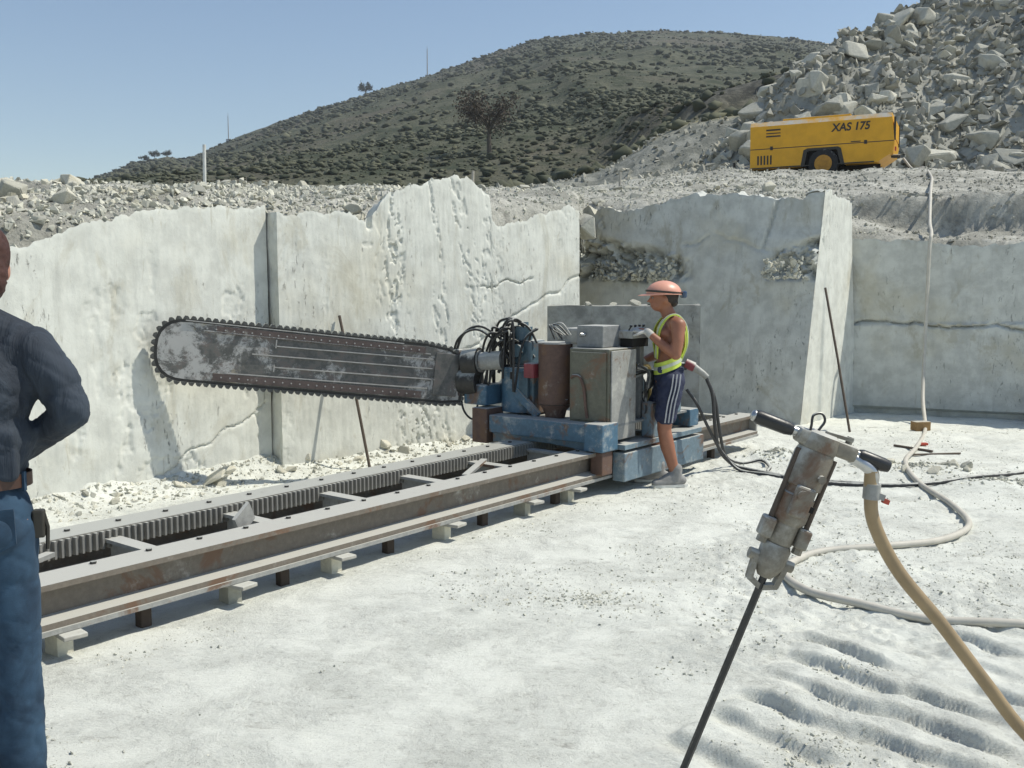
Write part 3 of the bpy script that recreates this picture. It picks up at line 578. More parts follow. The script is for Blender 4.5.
MB().box(S1 - .02, S1 + .012, .01, .21, .152, .358).build('end_plate', 'pale_steel', TR)
# timber packing under the front beam
for k, s in enumerate((-.12, .62, 1.5, 2.35, 3.3, 4.2, 5.6, 6.9)):
    for wv in (.11, .82):
        x, y = rail(s, wv); z = fz(x, y) - .02
        o = MB().box(-.03, .03, -.03, .03, 0, (.123 if wv < .5 else .148) - z, .006).build('support_block', 'post_dark'); o.location = (x, y, z); o.rotation_euler = (0, 0, R(52 + rng.uniform(-12, 12)))
        tag(o, ('first', 'second', 'third', 'fourth', 'fifth', 'sixth', 'seventh', 'last')[k] + ' dark timber block from the left under the front beam' if wv < .5 else 'short dark timber block standing under the rear beam of the track', 'timber block', 'blocks under the front beam' if wv < .5 else 'blocks under the rear beam')
for k, s in enumerate((.18, 1.12, 1.85, 2.85, 3.75, 4.32)):
    x, y = rail(s, .02); z = fz(x, y) - .015
    b = MB().box(-.04, .04, .02, .12, 0, .098 - z).build('packing_stone', 'rubble_single'); b.location = (x, y, z); b.rotation_euler = (0, 0, R(52 + rng.uniform(-10, 10)))
    tag(b, ('first', 'second', 'third', 'fourth', 'fifth', 'sixth')[k] + ' pale packing stone from the left, under a board of the track', 'packing stone', 'stones under the boards')
    o = MB().box(-.055, .055, -.10, .12, .100, .122, .005).build('packing_board', 'shim_wood'); o.location = (x, y, 0); o.rotation_euler = (0, 0, R(52 + (-6, 9, -4, 7, -9, 5)[k]))
    tag(o, 'pale flat board sticking out under the front beam, ' + ('nearest to the person in jeans', 'second from the person in jeans', 'third from the person in jeans', 'fourth from the person in jeans', 'second from the saw carriage', 'closest to the saw carriage')[k], 'board', 'boards under the front beam')

# ------------------------------------------------------------------ chain saw machine
SAW = empty('chain_saw_machine', (*RO, 0), R(52)); tag(SAW, 'blue quarry chain saw machine with long toothed bar riding the beam track', 'chain saw')
def P(name, mb, mat, parent=SAW, sm=None): return mb.build(name, mat, parent, sm)
P('cross_beam', MB().box(4.62, 4.80, .10, 1.13, .43, .585, .008), 'blue_paint')
P('skirt_plate', MB().extrude([(.12, .428), (1.10, .428), (1.10, .345), (.95, .372), (.75, .388), (.6, .392), (.45, .388), (.25, .375), (.12, .35)], lambda x, y, k: (4.64 + .02 * k, x, y)), 'dull_blue')
P('wheel_bracket', MB().box(4.58, 4.82, -.085, .098, .37, .60, .01), 'blue_paint')
P('wheel_guard', MB().box(4.62, 4.78, -.06, .06, .17, .368, .012), 'rust_brown')
P('side_beam', MB().box(4.84, 6.25, -.14, -.016, .10, .34, .01).box(4.84, 6.2, -.14, .06, .366, .41, .004), 'pale_blue')
P('rear_side_beam', MB().box(4.82, 6.25, .98, 1.12, .40, .58, .008), 'blue_paint')
P('end_beam', MB().box(6.08, 6.25, -.08, .97, .42, .58, .008), 'blue_paint')
P('deck', MB().box(4.81, 6.07, -.05, .975, .555, .575), 'grey_paint')
P('rear_box', MB().box(4.60, 4.84, 1.14, 1.31, .33, .64, .008), 'rust_brown')
P('tank', MB().tube([(4.90, .61, .70), (4.90, .61, 1.215), (4.90, .61, 1.22)], [.15, .15, .155], 20).tube([(4.90, .61, .575), (4.90, .61, .64), (4.90, .61, .695)], [.085, .10, .148], 20), 'rust_brown', sm=40)
P('tank_lid', MB().tube([(4.90, .61, 1.2205), (4.90, .61, 1.233)], [.158, .155], 20), 'pale_steel', sm=40)
P('tank_foot', MB().obox((4.86, .52, .66), (.012, 0, 0), (0, -.05, .09), (0, .012, .008)).obox((4.86, .70, .66), (.012, 0, 0), (0, .05, .09), (0, .012, -.008)), 'rust_brown')
cab = P('cabinet', MB().box(4.76, 5.17, -.03, .365, .576, 1.20, .008), 'olive_paint')
P('side_panel', MB().box(4.775, 5.155, -.048, -.033, .44, 1.185, .004), 'pale_steel', cab)
P('front_panel', MB().box(4.745, 4.757, -.005, .34, .60, 1.17, .003), 'olive_paint', cab)
P('bent_pipe', MB().tube(bez([(4.74, .335, .95), (4.735, .30, .97), (4.735, .24, .955), (4.735, .20, .85), (4.735, .185, .72), (4.74, .17, .62)]), .013, 8), 'rust_brown', cab, 60)
cb = P('control_box', MB().box(4.86, 5.14, .10, .36, 1.203, 1.385, .006), 'grey_paint')
P('cover', MB().box(4.90, 5.10, .37, .52, 1.22, 1.36, .02), 'pale_steel', cb)
P('cable_gland', MB().tube([(4.855, .28, 1.31), (4.82, .30, 1.31)], .018, 8), 'chrome', cb, 50)
pl = P('control_panel', MB().box(5.10, 5.40, -.04, .10, 1.275, 1.34, .005), 'pale_steel')
P('panel_bracket', MB().box(5.15, 5.20, .0, .05, 1.18, 1.274).box(5.30, 5.36, .0, .06, .58, 1.274), 'grey_paint', pl)
P('panel_mask', MB().box(5.12, 5.38, -.03, .09, 1.20, 1.273), 'dark_gap', pl)
for k in range(4): P('lever', MB().tube([(5.14 + .07 * k, .02, 1.34), (5.14 + .07 * k, .0, 1.375)], .006, 6).ell((5.14 + .07 * k, -.002, 1.38), (.013,) * 3, seg=8), 'black_rubber', pl, 60)
P('hand_rail', MB().tube(bez([(5.165, .0, 1.00), (5.31, .045, 1.035), (5.46, .04, 1.03), (5.56, .05, .95), (5.56, .06, .58)]), .018, 8), 'brass', sm=60)
P('valve_block', MB().box(5.22, 5.50, .10, .34, .62, .98, .01).box(5.26, 5.46, .05, .10, .70, .92, .006), 'dull_blue')
P('pump_motor', MB().tube([(5.55, .22, .80), (6.0, .22, .80)], .15, 18).tube([(5.50, .22, .80), (5.55, .22, .80)], .11, 14), 'grey_paint', sm=40)
P('terminal_box', MB().box(5.62, 5.86, -.10, .04, .58, .78, .008).box(5.64, 5.84, -.112, -.10, .60, .76), 'pale_blue')
P('cable_tray', MB().box(5.30, 5.52, -.13, -.02, .412, .72, .01), 'pale_blue')
P('fluid_tank', MB().box(5.55, 6.02, .45, .92, .577, .98, .015), 'blue_paint')
# drive group at the wall side
P('gearbox', MB().box(4.84, 5.25, .80, 1.14, .59, 1.02, .02).box(4.80, 4.84, .84, 1.08, .66, .98, .008), 'dull_blue')
P('slew_drum', MB().tube([(4.98, 1.02, .60), (4.98, 1.02, .96)], .20, 22).tube([(4.98, 1.02, .962), (4.98, 1.02, 1.0)], .22, 22), 'blue_paint', sm=40)
P('red_valve', MB().box(4.74, 4.86, .73, .84, .92, 1.05, .01), 'drum_red')
P('upper_block', MB().box(4.86, 5.10, .86, 1.08, 1.02, 1.24, .02).tube([(4.85, .97, 1.15), (4.80, .97, 1.15)], .06, 12), 'dull_blue')
P('hydraulic_motor', MB().tube([(4.92, .98, 1.24), (4.92, .98, 1.36)], .085, 16).tube([(4.92, .98, 1.36), (4.92, .98, 1.40)], .05, 12), 'dull_blue', sm=40)
P('lower_block', MB().box(4.66, 4.95, 1.20, 1.46, .655, .84, .015), 'blue_paint')
P('brace_strut', MB().obox((4.80, .88, .72), (.02, 0, 0), (0, .16, .13), (0, .02, -.025)), 'blue_paint')
hub = P('drive_motor', MB().tube([(4.78, 1.10, 1.06), (4.73, 1.30, 1.045)], .085, 18).tube([(4.73, 1.30, 1.045), (4.728, 1.32, 1.043)], .10, 18), 'pale_steel', sm=40)
P('hub_housing', MB().tube([(4.728, 1.322, 1.04), (4.69, 1.46, 1.03)], .13, 20).tube([(4.72, 1.33, .86), (4.67, 1.50, .86)], .12, 14), 'dark_steel', hub, 40)
P('hub_plate', MB().box(4.60, 4.90, 1.47, 1.53, .72, 1.15, .02), 'edge_band', hub)
r2 = random.Random(5)
for k in range(22):
    a = (4.80 + r2.uniform(0, .15), .82 + r2.uniform(0, .30), .98 + r2.uniform(0, .25)); b = (4.70 + r2.uniform(0, .2), .90 + r2.uniform(0, .45), .75 + r2.uniform(0, .25)); h = 1.12 + r2.uniform(.0, .32)
    m1 = (4.78 + r2.uniform(-.1, .1), (a[1] + b[1]) / 2 - .05 + r2.uniform(-.12, .12), h)
    P('hose', MB().tube(bez([a, ((a[0] * 2 + m1[0]) / 3, a[1] * .6 + m1[1] * .4, h - .05), m1, ((b[0] + m1[0]) / 2, b[1] * .7 + m1[1] * .3, h - .12), b], 8), .011, 7), 'black_rubber', sm=70)
P('hose', MB().tube(bez([(4.82, .98, 1.08), (4.78, 1.14, 1.26), (4.72, 1.32, 1.36), (4.68, 1.48, 1.28), (4.66, 1.56, 1.08)], 10), .013, 8), 'black_rubber', sm=70)
P('hose', MB().tube(bez([(4.80, 1.02, 1.04), (4.76, 1.16, 1.22), (4.70, 1.34, 1.33), (4.66, 1.52, 1.24), (4.64, 1.58, 1.02)], 10), .011, 8), 'black_rubber', sm=70)
P('hose', MB().tube(bez([(4.66, 1.50, .80), (4.66, 1.46, .60), (4.70, 1.38, .52), (4.72, 1.34, .66)], 8), .010, 7), 'black_rubber', sm=70)
for k in range(5):
    w0 = -.03 + .012 * k; P('hose', MB().tube(bez([(5.22, w0, 1.05 - .03 * k), (5.30 + .04 * k, w0 - .05, .98), (5.26 + .05 * k, w0 - .06, .86), (5.34, w0, .78), (5.30 + .03 * k, w0 - .04, .66), (5.34, w0 + .02, .56)], 8), .011, 7), ('cable_rubber', 'pale_steel', 'cable_rubber', 'black_rubber', 'pale_steel')[k], sm=70)
for k in range(4): P('hose', MB().tube(bez([(4.83, .40 + .03 * k, 1.30), (4.80, .47 + .03 * k, 1.40 - .02 * k), (4.82, .56 + .02 * k, 1.38), (4.90, .50 + .04 * k, 1.26)], 8), .007, 6), ('pale_steel', 'cable_rubber')[k % 2], sm=70)
# guide bar: a plate in its own frame, u along the bar from hub to tip, v up
u0 = Vector((-.52, 8.82, .915)); u1 = Vector((-2.90, 8.0, 1.215)); ud = (u1 - u0); BL = ud.length; ud.normalize()
side = Vector((ud.y, -ud.x, 0)).normalized(); side = -side if side.y > 0 else side; vd = ud.cross(side).normalized(); vd = -vd if vd.z < 0 else vd
inv = Matrix.LocRotScale(SAW.location, SAW.rotation_euler, None).inverted()
BM4 = inv @ Matrix(((ud.x, side.x, vd.x, u0.x), (ud.y, side.y, vd.y, u0.y), (ud.z, side.z, vd.z, u0.z), (0, 0, 0, 1)))
def outline(off, n=12):
    hw = .235 + off; tipx = BL - .27; pts = []
    pts += [(-.05 - off, -hw * .92), (.10, -hw), (tipx + .03, -hw)]
    for k in range(1, n):
        a = -math.pi / 2 + math.pi * k / n; r = .24 + off; ex = abs(math.cos(a)) ** .8; ez = math.copysign(abs(math.sin(a)) ** .8, math.sin(a)); pts.append((tipx + .03 + r * ex, hw * ez))
    pts += [(tipx + .03, hw), (.30, hw), (.08, hw * .90), (-.05 - off, hw * .62)]
    return pts
def barpart(name, mb, mat, parent=SAW):
    o = mb.build(name, mat, parent); o.matrix_local = BM4 if parent is SAW else Matrix(); return o
NB = 90; NV = 22                       # bar plate as a grid so that the dust attribute has somewhere to live
ol = outline(0); mb = MB().extrude(ol, lambda x, y, k: (x, (-.03, .03)[k], y)); me = mb.mesh('guide_bar')
bm = bmesh.new(); bm.from_mesh(me); bmesh.ops.triangulate(bm, faces=bm.faces); bmesh.ops.subdivide_edges(bm, edges=[e for e in bm.edges if e.calc_length() > .15], cuts=5, use_grid_fill=True); bmesh.ops.triangulate(bm, faces=bm.faces); bmesh.ops.recalc_face_normals(bm, faces=bm.faces)
dz = [max(float(smooth(BL - 1.0, BL - .35, v.co.x)), float(smooth(.34, .10, v.co.x)) * .9) for v in bm.verts]; bm.to_mesh(me); bm.free(); vattr(me, 'dusty', dz)
bar = link('guide_bar', me, 'bar_steel', SAW); bar.matrix_local = BM4
barpart('edge_band', MB().box(.3, BL - .45, .031, .042, .168, .228).box(.3, BL - .45, .031, .042, -.226, -.165), 'edge_band', bar)
for zz, xa, xb in ((.163, .25, BL - .35), (.105, .22, 1.6), (.02, .22, BL - .75), (-.075, .22, 1.6), (-.160, .25, BL - .55), (.232, .5, BL - .2)):
    barpart('weld_strip', MB().obox(((xa + xb) / 2, .036, zz + .012), ((xb - xa) / 2, 0, -.010 if xb < 2 else .004), (0, .006, 0), (0, 0, .0045)), 'weld_line', bar)
barpart('weld_strip', MB().box(1.59, 1.60, .031, .042, .09, .163), 'weld_line', bar); barpart('weld_strip', MB().box(1.59, 1.60, .031, .042, -.11, -.05), 'weld_line', bar)
barpart('mount_plate', MB().box(-.02, .20, .031, .045, -.19, .19, .004), 'bar_steel', bar)
bt = MB().tube([(0, .041, 0), (0, .047, 0)], .007, 6).mesh('bolt'); bt.materials.append(M['weld_line'])
for k in range(26):
    for zz in (.198, -.196):
        o = bpy.data.objects.new('bolt', bt); C.objects.link(o); o.parent = bar; o.location = (.36 + .072 * k, 0, zz)
# chain: a belt and its cutters
def along(off, step):
    pl = [Vector((x, 0, z)) for x, z in outline(off, 18)]; pl.append(pl[0]); out = []; carry = 0
    for a, b in zip(pl[:-1], pl[1:]):
        L = (b - a).length; d = carry
        while d < L: out.append((a + (b - a) * (d / L), (b - a).normalized())); d += step
        carry = d - L
    return out
oa, ob = outline(.001), outline(.026); nn = len(oa); mb = MB()
for k in range(nn):
    j = (k + 1) % nn
    for ys in ((-.026, .026),): mb.add([(oa[k][0], ys[0], oa[k][1]), (oa[j][0], ys[0], oa[j][1]), (ob[j][0], ys[0], ob[j][1]), (ob[k][0], ys[0], ob[k][1]), (oa[k][0], ys[1], oa[k][1]), (oa[j][0], ys[1], oa[j][1]), (ob[j][0], ys[1], ob[j][1]), (ob[k][0], ys[1], ob[k][1])], [(0, 1, 2, 3), (4, 7, 6, 5), (3, 2, 6, 7), (0, 4, 5, 1)])
ch = barpart('chain', mb, 'dark_steel')
cut = MB().extrude([(-.027, 0), (.027, 0), (.022, .014), (.012, .027), (-.010, .030), (-.019, .016)], lambda x, y, k: (x, (-.034, .034)[k], y)).mesh('chain_tooth'); cut.materials.append(M['tooth_steel'])
for p, d in along(.024, .058):
    o = bpy.data.objects.new('chain_tooth', cut); C.objects.link(o); o.parent = ch; nrm = Vector((d.z, 0, -d.x)); yv = nrm.cross(d)
    o.matrix_local = Matrix(((d.x, yv.x, nrm.x, p.x), (d.y, yv.y, nrm.y, p.y), (d.z, yv.z, nrm.z, p.z), (0, 0, 0, 1)))

# sawn block behind the machine
def box_face(c, hx, hy, z0, z1, rz): return None
bk = empty('sawn_block', (1.35, 10.75, 0), R(-38)); 
m = MB().box(-.88, .74, -.2, .30, -.05, 1.515).mesh('block_body'); bm = bmesh.new(); bm.from_mesh(m); bmesh.ops.subdivide_edges(bm, edges=bm.edges, cuts=14, use_grid_fill=True)
for v in bm.verts:
    q = v.co; e = min(abs(q.x + .93), abs(q.x - .8)) < .01, q.z > 1.49
    nz = float(fbm(np.array([q.x * 4 + q.y * 3]), np.array([q.z * 4]), 5, 4)[0]) - .5
    q.y += nz * .02; q.z += (nz * .05 if q.z > 1.4 else 0)
bm.to_mesh(m); bm.free(); m.materials.append(M['ledge_stone']); bpy.data.objects.remove(bk)  # darker ledge stone puts the shade on this block into its colour
bk = link('sawn_block', m, None); bk.location = (1.28, 10.62, 0); bk.rotation_euler = (0, 0, R(-9)); tag(bk, 'low grey sawn stone block standing behind the saw machine and worker', 'stone block')
for k, (dx, s) in enumerate(((-.45, .05), (-.18, .045), (.05, .09), (.22, .08), (.45, .06))):
    x = 1.28 + dx; y = 10.66 - dx * .16; single('stone', 'white stone lying on top of the low grey sawn block', 'stone', 'stones on the sawn block', x, y, 1.51, s, 'rubble_single', .12, k + 6, .45)
# leaning rods
def rod(name, a, b, r, mat, label, cat): return tag(MB().tube([a, ((Vector(a) + Vector(b)) / 2 + Vector((.004, 0, .006))), b], r, 8).build(name, mat, None, 60), label, cat)
rod('leaning_bar', (-1.32, 9.0, fz(-1.32, 9.0)), (-1.635, 9.30, 1.44), .014, 'rust_rod', 'thin rusty bar leaning on the pale wall behind the saw bar', 'bar')
rod('leaning_rod', (4.02, 11.55, fz(4.02, 11.55)), (3.92, 12.32, 1.70), .016, 'rust_rod', 'long dark rod leaning on the narrow sunlit stone face', 'rod')

# ------------------------------------------------------------------ compressor on the bench
CX, CY = 7.0, 22.3; CZ = 4.08
CP = empty('air_compressor', (CX, CY, CZ), R(-25)); CP.rotation_euler = (0, R(-.6), R(-25)); tag(CP, 'yellow towed air compressor standing on the upper bench', 'compressor')
def outl(z0, z1, inset=0): return None
low = [(-1.52, .27), (.95, .27), (1.30, .36), (1.52, .62), (1.52, .66), (-1.52, .66)]
P('lower_body', MB().extrude([(-1.52, .27), (-.42, .27), (-.36, .62), (-.28, .655), (.36, .655), (.42, .62), (.50, .27), (1.15, .27), (1.46, .46), (1.50, .70), (-1.52, .70)], lambda x, y, k: (x, (-.68, .68)[k], y)), 'yellow_paint', CP)
P('wheel_arch', MB().extrude([(-.42, .27), (-.36, .62), (-.28, .655), (.36, .655), (.42, .62), (.50, .27), (.42, .27), (.34, .59), (.30, .60), (-.24, .60), (-.28, .59), (-.34, .27)], lambda x, y, k: (x, (-.695, -.60)[k], y)), 'decal_dark', CP)
P('wheel_well', MB().box(-.36, .44, -.60, .60, .30, .64), 'dark_gap', CP)
hood = P('hood', MB().extrude([(-.68, .71), (.68, .71), (.68, 1.20), (.60, 1.30), (-.60, 1.30), (-.68, 1.20)], lambda x, y, k: ((-1.52, 1.49 - .10 * (y - .71))[k], x, y)), 'yellow_paint', CP)
P('seam', MB().box(-1.515, 1.485, -.684, -.6805, .696, .712), 'decal_dark', hood)
P('roof_cover', MB().box(-.86, .58, -.42, .42, 1.302, 1.375, .015), 'yellow_paint', hood)
P('end_panel', MB().box(1.47, 1.50, -.55, .55, .78, 1.16, .006), 'yellow_paint', hood)
P('end_frame', MB().box(1.475, 1.515, -.64, -.60, .72, 1.2).box(1.475, 1.515, .60, .64, .72, 1.2), 'decal_dark', hood)
for x in (-1.05, .92): P('latch', MB().box(x - .03, x + .03, -.70, -.681, .67, .75, .004), 'decal_dark', hood)
for k in range(5): P('grille_slat', MB().box(-1.36 + .07 * k, -1.325 + .07 * k, -.686, -.681, .36, .56), 'decal_dark', CP)
for x in (-1.2, -.2, .8): P('hinge', MB().box(x - .05, x + .05, -.688, -.681, 1.175, 1.20), 'yellow_paint', hood)
P('bumper', MB().box(-1.50, 1.1, -.70, -.682, .275, .30), 'decal_dark', CP)
P('nameplate', MB().box(.62, .82, -.686, -.681, .725, .745), 'decal_dark', hood)
for k in range(3): P('logo_bar', MB().box(-1.17, -.86 + .0 * k, -.686, -.681, (1.09, 1.025, .955)[k], (1.125, 1.045, .985)[k]), 'decal_dark', hood)
cu = bpy.data.curves.new('lettering', 'FONT'); cu.body = 'XAS 175'; cu.size = .235; cu.extrude = .003; cu.align_x = 'LEFT'; cu.offset = .006; cu.shear = .15
to = bpy.data.objects.new('lettering', cu); C.objects.link(to); bpy.context.view_layer.update(); tm = bpy.data.meshes.new_from_object(to.evaluated_get(bpy.context.evaluated_depsgraph_get())); bpy.data.objects.remove(to)
lt = link('lettering', tm, None, hood); tm.materials.clear(); tm.materials.append(M['decal_dark']); lt.location = (.22, -.684, .98); lt.rotation_euler = (R(90), 0, 0); lt.scale = (.92, 1, 1)
for yy in (-.62, .62):
    wl = P('wheel', MB().tube([(.06, yy - .09, .31), (.06, yy - .075, .31), (.06, yy + .075, .31), (.06, yy + .09, .31)], [.26, .31, .31, .26], 28), 'tyre', CP, 35)
    P('rim', MB().tube([(.06, yy - .098, .31), (.06, yy + .098, .31)], .185, 20).tube([(.06, yy - .115, .31), (.06, yy + .115, .31)], .06, 10), 'wheel_rim', wl, 35)
P('axle', MB().tube([(.06, -.5, .31), (.06, .5, .31)], .04, 8), 'dark_steel', CP)
P('chassis', MB().box(-1.5, 1.2, -.40, -.30, .20, .268).box(-1.5, 1.2, .30, .40, .20, .268), 'dark_gap', CP)
P('drawbar', MB().tube([(-1.5, 0, .36), (-2.1, 0, .34), (-2.65, 0, .24)], .055, 8).ell((-2.7, 0, .22), (.09, .06, .06)), 'dark_steel', CP)
P('jack_stand', MB().tube([(-2.0, -.10, .52), (-2.0, -.10, .0)], .03, 8).box(-2.08, -1.92, -.18, -.02, -.03, .0), 'dark_steel', CP)
P('air_outlet', MB().tube([(1.42, -.35, .42), (1.60, -.38, .40)], .04, 8), 'dark_steel', CP)
P('tail_lamp', MB().box(1.50, 1.525, -.62, -.50, .50, .58), 'red_plastic', CP)

# ------------------------------------------------------------------ hoses and cables
def line(name, pts, r, mat, label, cat, n=10, sub=10): return tag(MB().tube(bez(pts, sub), r, n).build(name, mat, None, 70), label, cat)
def onfloor(pts, r): return [(x, y, max(fz(x, y), fz(x + .03, y), fz(x, y + .03)) + r * .9) for x, y in pts]
hp = [(8.38, 21.35, 4.46), (8.45, 21.0, 4.2), (8.35, 20.2, tz(8.35, 20.2) + .07), (7.75, 18.4, tz(7.75, 18.4) + .06), (6.85, 16.25, tz(6.85, 16.25) + .06), (6.34, 15.05, 3.2), (6.14, 14.58, 3.02), (5.86, 13.9, 2.62), (5.55, 13.1, 2.42), (5.47, 12.95, 2.2), (5.42, 12.85, 1.2), (5.25, 12.45, .35)]
fl = onfloor([(4.97, 11.68), (4.3, 10.3), (3.69, 9.08), (3.5, 8.3), (3.42, 7.5), (3.25, 6.84), (2.86, 6.40), (2.37, 6.18), (1.96, 6.09), (1.68, 5.8), (1.575, 5.5), (1.63, 5.22), (1.83, 5.02), (2.13, 4.86), (2.54, 4.74), (3.2, 4.6), (4.6, 4.5), (6.5, 5.2)], .022)
line('air_hose', hp + fl, .023, 'white_hose', 'white air hose hanging from the bench and looping across the floor', 'hose', 10, 14)
line('water_hose', [(1.186, 3.19, 1.10), (1.186, 3.19, 1.03), (1.205, 3.20, .92), (1.29, 3.20, .76), (1.44, 3.20, .58), (1.60, 3.205, .375), (1.74, 3.21, .20), (1.90, 3.22, .065), (2.15, 3.24, .03), (2.8, 3.4, .03), (4.2, 4.0, .03)], .0225, 'tan_hose', 'thick tan hose curving down from the drill handle to the floor', 'hose', 14, 12)
cp = [(2.25, 9.0), (2.54, 8.5), (2.92, 8.33), (3.48, 8.26), (4.1, 8.5), (4.7, 8.88), (6.5, 9.9), (9, 10)]
line('power_cable', [(1.74, 8.74, .90), (1.80, 8.74, .74), (1.84, 8.80, .45), (1.93, 9.0, .20), (2.08, 9.1, .05)] + onfloor(cp, .017), .017, 'cable_rubber', 'black power cable running from the saw across the floor to the right', 'cable', 8, 10)
line('power_cable', [(1.745, 8.76, .90), (1.83, 8.78, .70), (1.90, 8.9, .42), (2.02, 9.15, .12)] + onfloor([(2.22, 9.35), (2.42, 9.40), (2.44, 9.15), (2.36, 8.85), (2.62, 8.52), (3.1, 8.36)], .015), .015, 'cable_rubber', 'black cable with a loose loop on the floor behind the worker', 'cable', 8, 10)
line('power_cable', [(1.56, 8.72, .80), (1.66, 8.72, .66), (1.78, 8.80, .44), (1.95, 8.98, .18)] + onfloor([(2.12, 9.02), (2.3, 8.80), (2.5, 8.60), (2.8, 8.44)], .013), .014, 'cable_rubber', 'thin black cable hanging lowest behind the shorts of the worker', 'cable', 8, 10)
pg = empty('cable_plug', (1.58, 8.74, .98)); tag(pg, 'pale cable plug with dark red body sticking out behind the worker', 'plug')
P('plug_body', MB().tube([(-.03, .01, .05), (.05, .0, .015)], .045, 12), 'drum_red', pg, 40); P('plug_sleeve', MB().tube([(.045, .0, .018), (.13, .0, -.045), (.165, .0, -.075)], [.034, .030, .026], 12), 'pale_steel', pg, 40)
P('bracket', MB().box(-.10, -.02, -.02, .16, -.01, .05), 'dark_steel', pg)

# ------------------------------------------------------------------ rock drill stuck in its hole
dax = Vector((.47, 0, 1.23)).normalized(); dxx = Vector((dax.z, 0, -dax.x))
DR = empty('rock_drill', (.548, 3.2, -.03)); tag(DR, 'hand held rock drill with T handle standing tilted in its drill hole', 'drill')
DR.rotation_euler = Matrix((tuple(dxx), (0, 1, 0), tuple(dax))).transposed().to_euler()
P('drill_rod', MB().tube([(0, 0, -.06), (0, 0, .90)], .0125, 6), 'rod_steel', DR)
ck = P('chuck', MB().tube([(0, 0, .825), (0, 0, .845), (0, 0, .87), (0, 0, .93), (0, 0, .945)], [.024, .038, .050, .052, .045], 14), 'drill_steel', DR, 30)
for s in (-1, 1):
    P('retainer_arm', MB().obox((s * .050, 0, .846), (.009, 0, 0), (0, .018, 0), (s * .004, 0, .042)).obox((s * .030, 0, .80), (.024, 0, s * .010), (0, .016, 0), (0, 0, .010)), 'drill_steel', ck)
    P('retainer_bolt', MB().tube([(s * .048, 0, .885), (s * .078, 0, .885)], .019, 10), 'drill_steel', ck, 40)
P('front_head', MB().tube([(0, 0, .945), (0, 0, .955), (0, 0, 1.02), (0, 0, 1.03)], [.040, .045, .047, .055], 16), 'drill_steel', DR, 35)
cyl = P('cylinder', MB().tube([(0, 0, 1.03), (0, 0, 1.04), (0, 0, 1.12), (0, 0, 1.125), (0, 0, 1.15), (0, 0, 1.155), (0, 0, 1.26), (0, 0, 1.28)], [.056, .060, .060, .054, .054, .064, .066, .060], 18), 'drill_steel', DR, 35)
for s in (-1, 1):
    P('side_bolt', MB().tube([(s * .063, -.02, .965), (s * .063, -.02, 1.27)], .0095, 8), 'rust_rod', cyl, 40)
    P('bolt_lug', MB().box(s * .063 - .021, s * .063 + .021, -.045, .010, .955, 1.025, .008), 'drill_steel', cyl)
    P('bolt_nut', MB().tube([(s * .063, -.02, .935), (s * .063, -.02, .954)], .017, 6), 'drill_steel', cyl)
P('port', MB().tube([(-.01, -.055, 1.13), (-.01, -.082, 1.13)], .018, 10).tube([(.03, -.055, 1.20), (.03, -.078, 1.20)], .014, 8), 'drill_steel', cyl, 40)
P('exhaust_slot', MB().box(.005, .045, -.068, -.055, 1.085, 1.105), 'dark_gap', cyl)
P('valve_chest', MB().box(-.035, .03, -.078, -.05, 1.055, 1.16, .008), 'drill_steel', cyl)
bh_ = P('back_head', MB().tube([(0, 0, 1.281), (0, 0, 1.30), (0, 0, 1.335), (0, 0, 1.345)], [.062, .066, .060, .045], 16).box(-.085, .125, -.036, .036, 1.285, 1.338, .014), 'drill_steel', DR, 35)
P('handle_bar', MB().tube([(-.235, 0, 1.315), (.24, 0, 1.315)], .0165, 12), 'chrome', DR, 40)
for a, b in ((-.232, -.10), (.135, .245)): P('grip', MB().tube([(a, 0, 1.315), (a + .012, 0, 1.315), (b - .02, 0, 1.315), (b, 0, 1.315)], [.020, .0245, .0235, .019], 14), 'grip_rubber', DR, 40)
P('grip_cap', MB().ell((-.236, 0, 1.315), (.012, .019, .019)), 'chrome', DR, 60)
P('throttle_loop', MB().tube(bez([(-.045, -.02, 1.30), (-.055, -.025, 1.35), (-.060, -.02, 1.385), (-.035, -.015, 1.40), (-.018, -.02, 1.38), (-.028, -.025, 1.34), (-.035, -.045, 1.28)], 8), .0045, 8), 'rod_steel', DR, 70)
P('throttle_lever', MB().obox((.05, -.01, 1.350), (.045, 0, .004), (0, .012, 0), (0, 0, .006)).tube([(.09, 0, 1.335), (.09, 0, 1.362)], .012, 8), 'drill_steel', DR)
el = P('swivel_elbow', MB().tube(bez([(.115, 0, 1.30), (.165, -.01, 1.292), (.20, -.012, 1.275), (.213, -.010, 1.24)], 6), .020, 12), 'chrome', DR, 50)
P('hose_clamp', MB().tube([(.212, -.010, 1.245), (.228, -.010, 1.196)], .028, 12).box(.222, .262, -.030, -.012, 1.205, 1.225), 'pale_steel', el, 40)
P('red_tab', MB().box(.262, .282, -.030, -.010, 1.198, 1.214), 'red_plastic', el)

